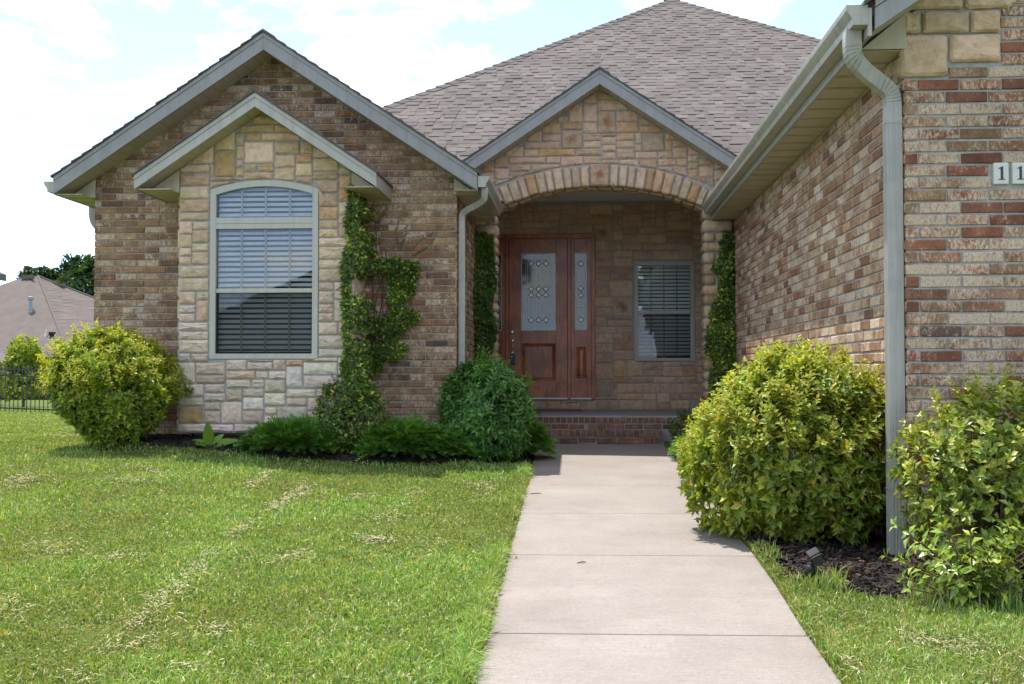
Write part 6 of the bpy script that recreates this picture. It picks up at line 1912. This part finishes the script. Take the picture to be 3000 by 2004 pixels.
# ------------------------------------------------------------------ beyond the lawn
def fence(label, p0, p1, step, zf, H, kind_parts=True, post_every=2.3, pw=0.016, rails=(0.10, 0.90, 1.06), end_post=True):
    p0, p1 = Vector((p0[0], p0[1], 0)), Vector((p1[0], p1[1], 0)); L = (p1 - p0).length; d = (p1 - p0).normalized()
    t = thing('metal_fence', (p0.x, p0.y, zf(p0.x, p0.y)), label, 'fence')
    n = int(L / step); joined = MB()
    Zr = lambda q: zf(q.x, q.y)
    for i in range(n + 1):
        q = p0 + d * (i * step); z = Zr(q)
        mb = joined if not kind_parts else MB()
        mb.box(q.x - pw / 2, q.x + pw / 2, q.y - pw / 2, q.y + pw / 2, z + 0.02, z + H)
        if kind_parts: mb.build('picket', 'black_metal', t)
    if not kind_parts:
        o = joined.build('pickets', 'black_metal', t); o['kind'] = 'stuff'
    nrm = Vector((-d.y, d.x, 0))
    for h in rails:
        mb = MB(); k = 8
        for i in range(k):
            a, b = p0 + d * (L * i / k), p0 + d * (L * (i + 1) / k)
            za, zb = Zr(a) + h * H / 1.2, Zr(b) + h * H / 1.2
            vs = []
            for q, z in ((a, za), (b, zb)):
                for s1, s2 in ((-1, -1), (1, -1), (1, 1), (-1, 1)): vs.append(tuple(q + nrm * (s1 * 0.014) + Vector((0, 0, z + s2 * 0.018))))
            mb.add(vs, [(0, 1, 5, 4), (1, 2, 6, 5), (2, 3, 7, 6), (3, 0, 4, 7), (3, 2, 1, 0), (4, 5, 6, 7)])
        mb.build('rail', 'black_metal', t)
    m_ = int(L / post_every)
    for i in range(m_ + 1):
        q = p1 - d * (i * post_every); z = Zr(q); w_ = 0.062 if (i == 0 and end_post) else 0.03
        mb = MB().box(q.x - w_, q.x + w_, q.y - w_, q.y + w_, z - 0.1, z + H * (1.0 if w_ < 0.05 else 0.30 if False else 1.02))
        mb.build('post', 'black_metal', t)
    return t
fz = lambda x, y: float(ground_z(x, y)) - 0.0
fence('black picket fence across the left lawn', (-17.0, 26.0), (-12.48, 26.0), 0.108, fz, 1.19)
fence('black picket fence running back from the corner post', (-12.40, 26.1), (-11.2, 44.0), 0.11, fz, 1.19, False)
fence('second black picket fence farther down the slope', (-44.0, 67.0), (-32.9, 67.0), 0.11, fz, 1.25, False, pw=0.02)

# neighbouring house
def NP(px, py, Y): return Vector(((px - 1700) / 3200 * Y, Y, 1.2 + (1092 - py) / 3200 * Y))
nh = thing('neighbour_house', (-36, 76, -0.7), 'brown hip-roofed house beyond the black fence', 'house')
PK0, PK1 = Vector((-40.9, 78.5, 8.40)), Vector((-40.7, 79.6, 8.42))
C0 = Vector((-33.9, 70.5, 2.42)); CR = Vector((-26.0, 84.0, 2.42)); CL = Vector((-52.0, 70.5, 2.42)); CB = Vector((-44, 92, 2.42))
roof = MB().add([C0, CR, CL, CB, PK0, PK1], [(0, 1, 5), (2, 0, 5, 4), (1, 3, 5), (3, 2, 4), (5, 3, 4)]).build('roof', 'shingle_joined', nh, fixn=False)
me = roof.data; a = me.color_attributes.new('Col', 'FLOAT_COLOR', 'POINT'); a.data.foreach_set('color', np.tile([0.128, 0.106, 0.096, 1], (6, 1)).ravel().astype(np.float32))
me.materials.clear(); me.materials.append(M['shingle_joined'])
# its shingle courses: thin strips up each slope
def courses(parent, A, B, T0, T1, n, name):
    mb = MB(); cols = []
    nn = (B - A).cross(T0 - A).normalized()
    if nn.z < 0: nn = -nn
    for i in range(n):
        t0, t1 = i / n, (i + 1.1) / n
        l0, r0, l1, r1 = A.lerp(T0, t0), B.lerp(T1, t0), A.lerp(T0, min(t1, 1)), B.lerp(T1, min(t1, 1))
        m_ = max(1, int((r0 - l0).length / 1.1))
        for j in range(m_):
            a0, a1 = j / m_, (j + 1) / m_; h = random.uniform(0.015, 0.03)
            mb.add([l0.lerp(r0, a0) + nn * h, l0.lerp(r0, a1) + nn * h, l1.lerp(r1, a1) + nn * 0.012, l1.lerp(r1, a0) + nn * 0.012, l0.lerp(r0, a0) + nn * 0.005, l0.lerp(r0, a1) + nn * 0.005], [(0, 1, 2, 3), (4, 5, 1, 0)])
            k = random.uniform(0.93, 1.07); cols += [(0.128 * k, 0.106 * k, 0.096 * k, 1)] * 6
    o = np_mesh(name, np.array(mb.v), np.array([f for f in mb.f]), 'shingle_joined', parent, np.array(cols), origin=tuple(WL[parent.name])); o['kind'] = 'stuff'
courses(nh, CL, C0, PK0, PK1, 48, 'shingles'); courses(nh, C0, CR, PK1, PK1, 52, 'shingles')
MB().tube([C0 + Vector((0, 0, .03)), PK1 + Vector((0, 0, .04))], 0.10, 6).tube([CR + Vector((0, 0, .03)), PK1 + Vector((0, 0, .04))], 0.10, 6).build('hip_cap', 'roof_deck', nh)
MB().prism_z([(-51.4, 71.1), (-34.4, 71.1), (-27.0, 83.8), (-44, 91)], -1.6, 2.30).build('wall', 'far_brick', nh)
MB().prism_z([(-52.0, 70.5), (-33.9, 70.5), (-26, 84), (-44, 92)], 2.25, 2.43).build('fascia', 'siding', nh)
w = MB().box(-37.85, -35.9, 70.98, 71.09, 0.25, 2.10).build('window', 'siding', nh)
MB().box(-37.70, -36.95, 70.95, 70.975, 1.20, 2.0).box(-36.80, -36.05, 70.95, 70.975, 1.20, 2.0).box(-37.70, -36.95, 70.95, 70.975, 0.35, 1.10).box(-36.80, -36.05, 70.95, 70.975, 0.35, 1.10).build('pane', 'dark_glass', w)
def on_front(px, py):      # a point on the near slope of that roof
    n_ = (C0 - CL).cross(PK0 - CL); d = Vector(((px - 1700) / 3200, 1, (1092 - py) / 3200)); o_ = Vector((0, 0, 1.2))
    return o_ + d * ((CL - o_).dot(n_) / d.dot(n_))
for (px, py, kind) in ((42, 905, 'flue_pipe'), (91, 980, 'vent_pipe'), (112, 978, 'roof_vent'), (130, 1005, 'roof_vent')):
    p = on_front(px, py)
    if kind == 'flue_pipe':
        MB().lathe([(0.24, -0.15), (0.20, 0.05), (0.20, 0.16), (0.13, 0.2), (0.12, 0.75), (0.21, 0.78), (0.21, 0.98), (0.1, 1.02)], p, 12).build('flue_pipe', 'flue_metal', nh)
    elif kind == 'vent_pipe': MB().lathe([(0.12, -0.1), (0.09, 0.1), (0.045, 0.12), (0.045, 0.45)], p, 10).build('vent_pipe', 'white_plastic', nh)
    else: MB().box(p.x - 0.16, p.x + 0.16, p.y - 0.3, p.y + 0.12, p.z - 0.05, p.z + 0.20).build('roof_vent', 'lamp_black', nh, bevel=0.03)
for p in (PK0.lerp(C0, 0.02), PK1.lerp(CR, 0.10)):
    MB().box(p.x - 0.42, p.x + 0.42, p.y - 0.35, p.y + 0.1, p.z - 0.15, p.z + 0.12).build('ridge_vent', 'roof_deck', nh)
nh2 = thing('neighbour_house', (-30, 38, 0), 'dark roof corner of a nearer house at the left edge of the photo', 'house')
MB().box(-34, -24.9, 33, 43.4, -0.5, 5.3).build('wall', 'far_brick', nh2)
MB().add([(-36, 32, 11), (-23.85, 32, 5.28), (-23.85, 44, 5.28), (-36, 44, 11), (-36, 32, 10.8), (-23.85, 32, 5.0), (-23.85, 44, 5.0), (-36, 44, 10.8)], [(0, 1, 2, 3), (7, 6, 5, 4), (0, 4, 5, 1), (1, 5, 6, 2), (2, 6, 7, 3), (3, 7, 4, 0)]).build('roof', 'roof_deck', nh2)
nh3 = thing('garden_shed', (-36.5, 62, -0.5), 'low grey gable roof behind the fence at the left edge of the photo', 'shed')
MB().box(-42.5, -36.3, 62, 65, -0.8, 1.9).build('wall', 'siding', nh3)
MB().prism_y([(-42.8, 1.75), (-34.45, 1.75), (-34.4, 1.9), (-39.0, 4.0), (-42.8, 1.9)], 61.6, 65.4).build('roof', 'roof_deck', nh3)

def tree(name, label, base, h, R, nclump, pal, seed, leaf=0.32, group=None, trunk_r=0.25, mat='leaf', per=7, crown_lo=0.3, lumps=9):
    g = np.random.default_rng(seed); base = np.array(base, float)
    t = thing(name, tuple(base), label, 'tree', group)
    # boughs: a cloud of lobes of uneven size
    cs_, rs2 = [], []
    for i in range(lumps):
        a = g.uniform(0, 2 * pi); q = g.uniform(0.15, 0.8)
        cs_.append([base[0] + cos(a) * R * q, base[1] + sin(a) * R * q, base[2] + h * g.uniform(crown_lo + 0.12, 0.88)]); rs2.append(R * g.uniform(0.32, 0.55))
    cs_.append([base[0], base[1], base[2] + h * 0.80]); rs2.append(R * 0.5)
    cs_, rs2 = np.array(cs_), np.array(rs2)
    k = g.choice(len(cs_), nclump, p=rs2 ** 2 / (rs2 ** 2).sum())
    d = dirs(nclump, g); rad = rs2[k] * (1 + lump(d, seed, 0.18, 4)) * g.uniform(0.55, 1.05, nclump) ** 0.5
    p = cs_[k] + d * rad[:, None]
    p = p[p[:, 2] > base[2] + h * crown_lo * g.uniform(0.6, 1.2, len(p))]
    A = unit(g.normal(size=p.shape) + np.array([0, 0, 0.8]))
    v, f, own = rosettes(p, A, per, leaf, leaf * 0.55, (-20, 60), g, 0.4)
    tone = (1 + 0.25 * snoise(p[:, 0] * 1.2, p[:, 2] * 1.2 + p[:, 1], seed, 2))
    np_mesh('crown', v, f, mat, t, np.repeat(pal_cols(pal, len(v) // 5, g) * tone[own][:, None], 5, 0), origin=tuple(base))
    mb = MB()
    mb.tube([base + [0, 0, -0.3], base + [0.05 * R, 0, h * 0.3], base + [0, 0.05 * R, h * 0.6], base + [0.03 * R, 0, h * 0.85]], [trunk_r, trunk_r * 0.75, trunk_r * 0.45, trunk_r * 0.12], 8)
    for c_ in cs_:
        s_ = base + np.array([0, 0, h * g.uniform(0.25, 0.5)])
        mb.tube([s_, (s_ + c_) / 2 + g.normal(0, 0.05 * R, 3), c_], [trunk_r * 0.4, trunk_r * 0.25, trunk_r * 0.08], 6)
    mb.build('trunk', 'bark', t)
DARK = [((0.0264, 0.066, 0.0192), 4), ((0.0384, 0.09, 0.0216), 3), ((0.0192, 0.048, 0.0168), 3)]
for i, (x, y, h, R, lab) in enumerate(((-51.2, 104, 12.4, 3.4, 'dark green tree just right of the neighbouring roof peak'), (-48.4, 103, 14.0, 4.0, 'tallest dark tree behind the neighbouring roof'), (-45.4, 105, 14.4, 4.2, 'dark tree behind the left corner of the brick house'), (-49, 112, 12.6, 5, 'dark tree filling the gap behind the neighbouring roof'), (-45, 114, 13.5, 5, 'dark tree mostly hidden by the brick corner'))):
    tree('leafy_tree', lab, (x, y, float(ground_z(x, y))), h, R, 4200, DARK, 500 + i, 0.42, 'trees behind the neighbouring house', 0.3, crown_lo=0.05, lumps=14)
tree('young_tree', 'bright yellow-green young tree behind the fence', (-19.4, 37.0, float(ground_z(-19.4, 37))), 2.35, 1.1, 700, [((0.28, 0.38, 0.03), 3), ((0.20, 0.31, 0.03), 2), ((0.34, 0.40, 0.05), 2)], 520, 0.14, None, 0.05, crown_lo=0.12)
bush('garden_hedge', 'sunny green planting along the second fence', 'hedge', (-36.5, 68.5, -0.1), (5.5, 0.8, 0.75), 1500, 0.22, 0.11, [((0.13, 0.18, 0.03), 3), ((0.06, 0.10, 0.02), 3), ((0.17, 0.10, 0.05), 0.8)], 4, 530, 0.12, 0.02)

# the other side of the street, seen mirrored in the window panes
st = MB().add([(-150, -30, float(0)), (150, -30, 0), (150, -22, 0), (-150, -22, 0)], [(0, 1, 2, 3)])
zst = float(ground_z(0, -26)) + 0.06
MB().box(-150, 150, -30, -22, zst - 0.3, zst).build('street', 'asphalt')['kind'] = 'structure'
oh = thing('house_across', (-14, -46, -0.4), 'pale gabled house across the street mirrored in the window panes', 'house')
MB().box(-26, -2, -50, -42, -0.6, 2.8).prism_y([(-26, 2.802), (-2, 2.802), (-14, 7.6)], -49.8, -42.2).build('wall', 'siding', oh)
MB().add([(-27, -41, 2.7), (-1, -41, 2.7), (-14, -41, 8.0), (-27, -51, 2.7), (-1, -51, 2.7), (-14, -51, 8.0)], [(0, 2, 5, 3), (1, 4, 5, 2)]).build('roof', 'roof_deck', oh)
for x in (-23, -17, -9): MB().box(x, x + 2, -41.98, -41.9, 0.6, 2.1).build('window', 'dark_glass', oh)
for i, (x, y, h, R) in enumerate(((6.5, -34, 11, 5.2), (-34, -38, 11, 4.5), (24, -40, 12, 5), (-36, -44, 12, 5), (38, -46, 12, 5))):
    tree('street_tree', ['round green tree facing the porch across the street', 'green tree left of the pale house across the street', 'tall green tree farther along the street', 'green tree at the far end of the street', 'green tree at the near end of the street'][i], (x, y, float(ground_z(x, y))), h, R, 1300, [((0.045, 0.10, 0.02), 3), ((0.07, 0.13, 0.025), 2)], 560 + i, 0.6, 'trees across the street', 0.25)
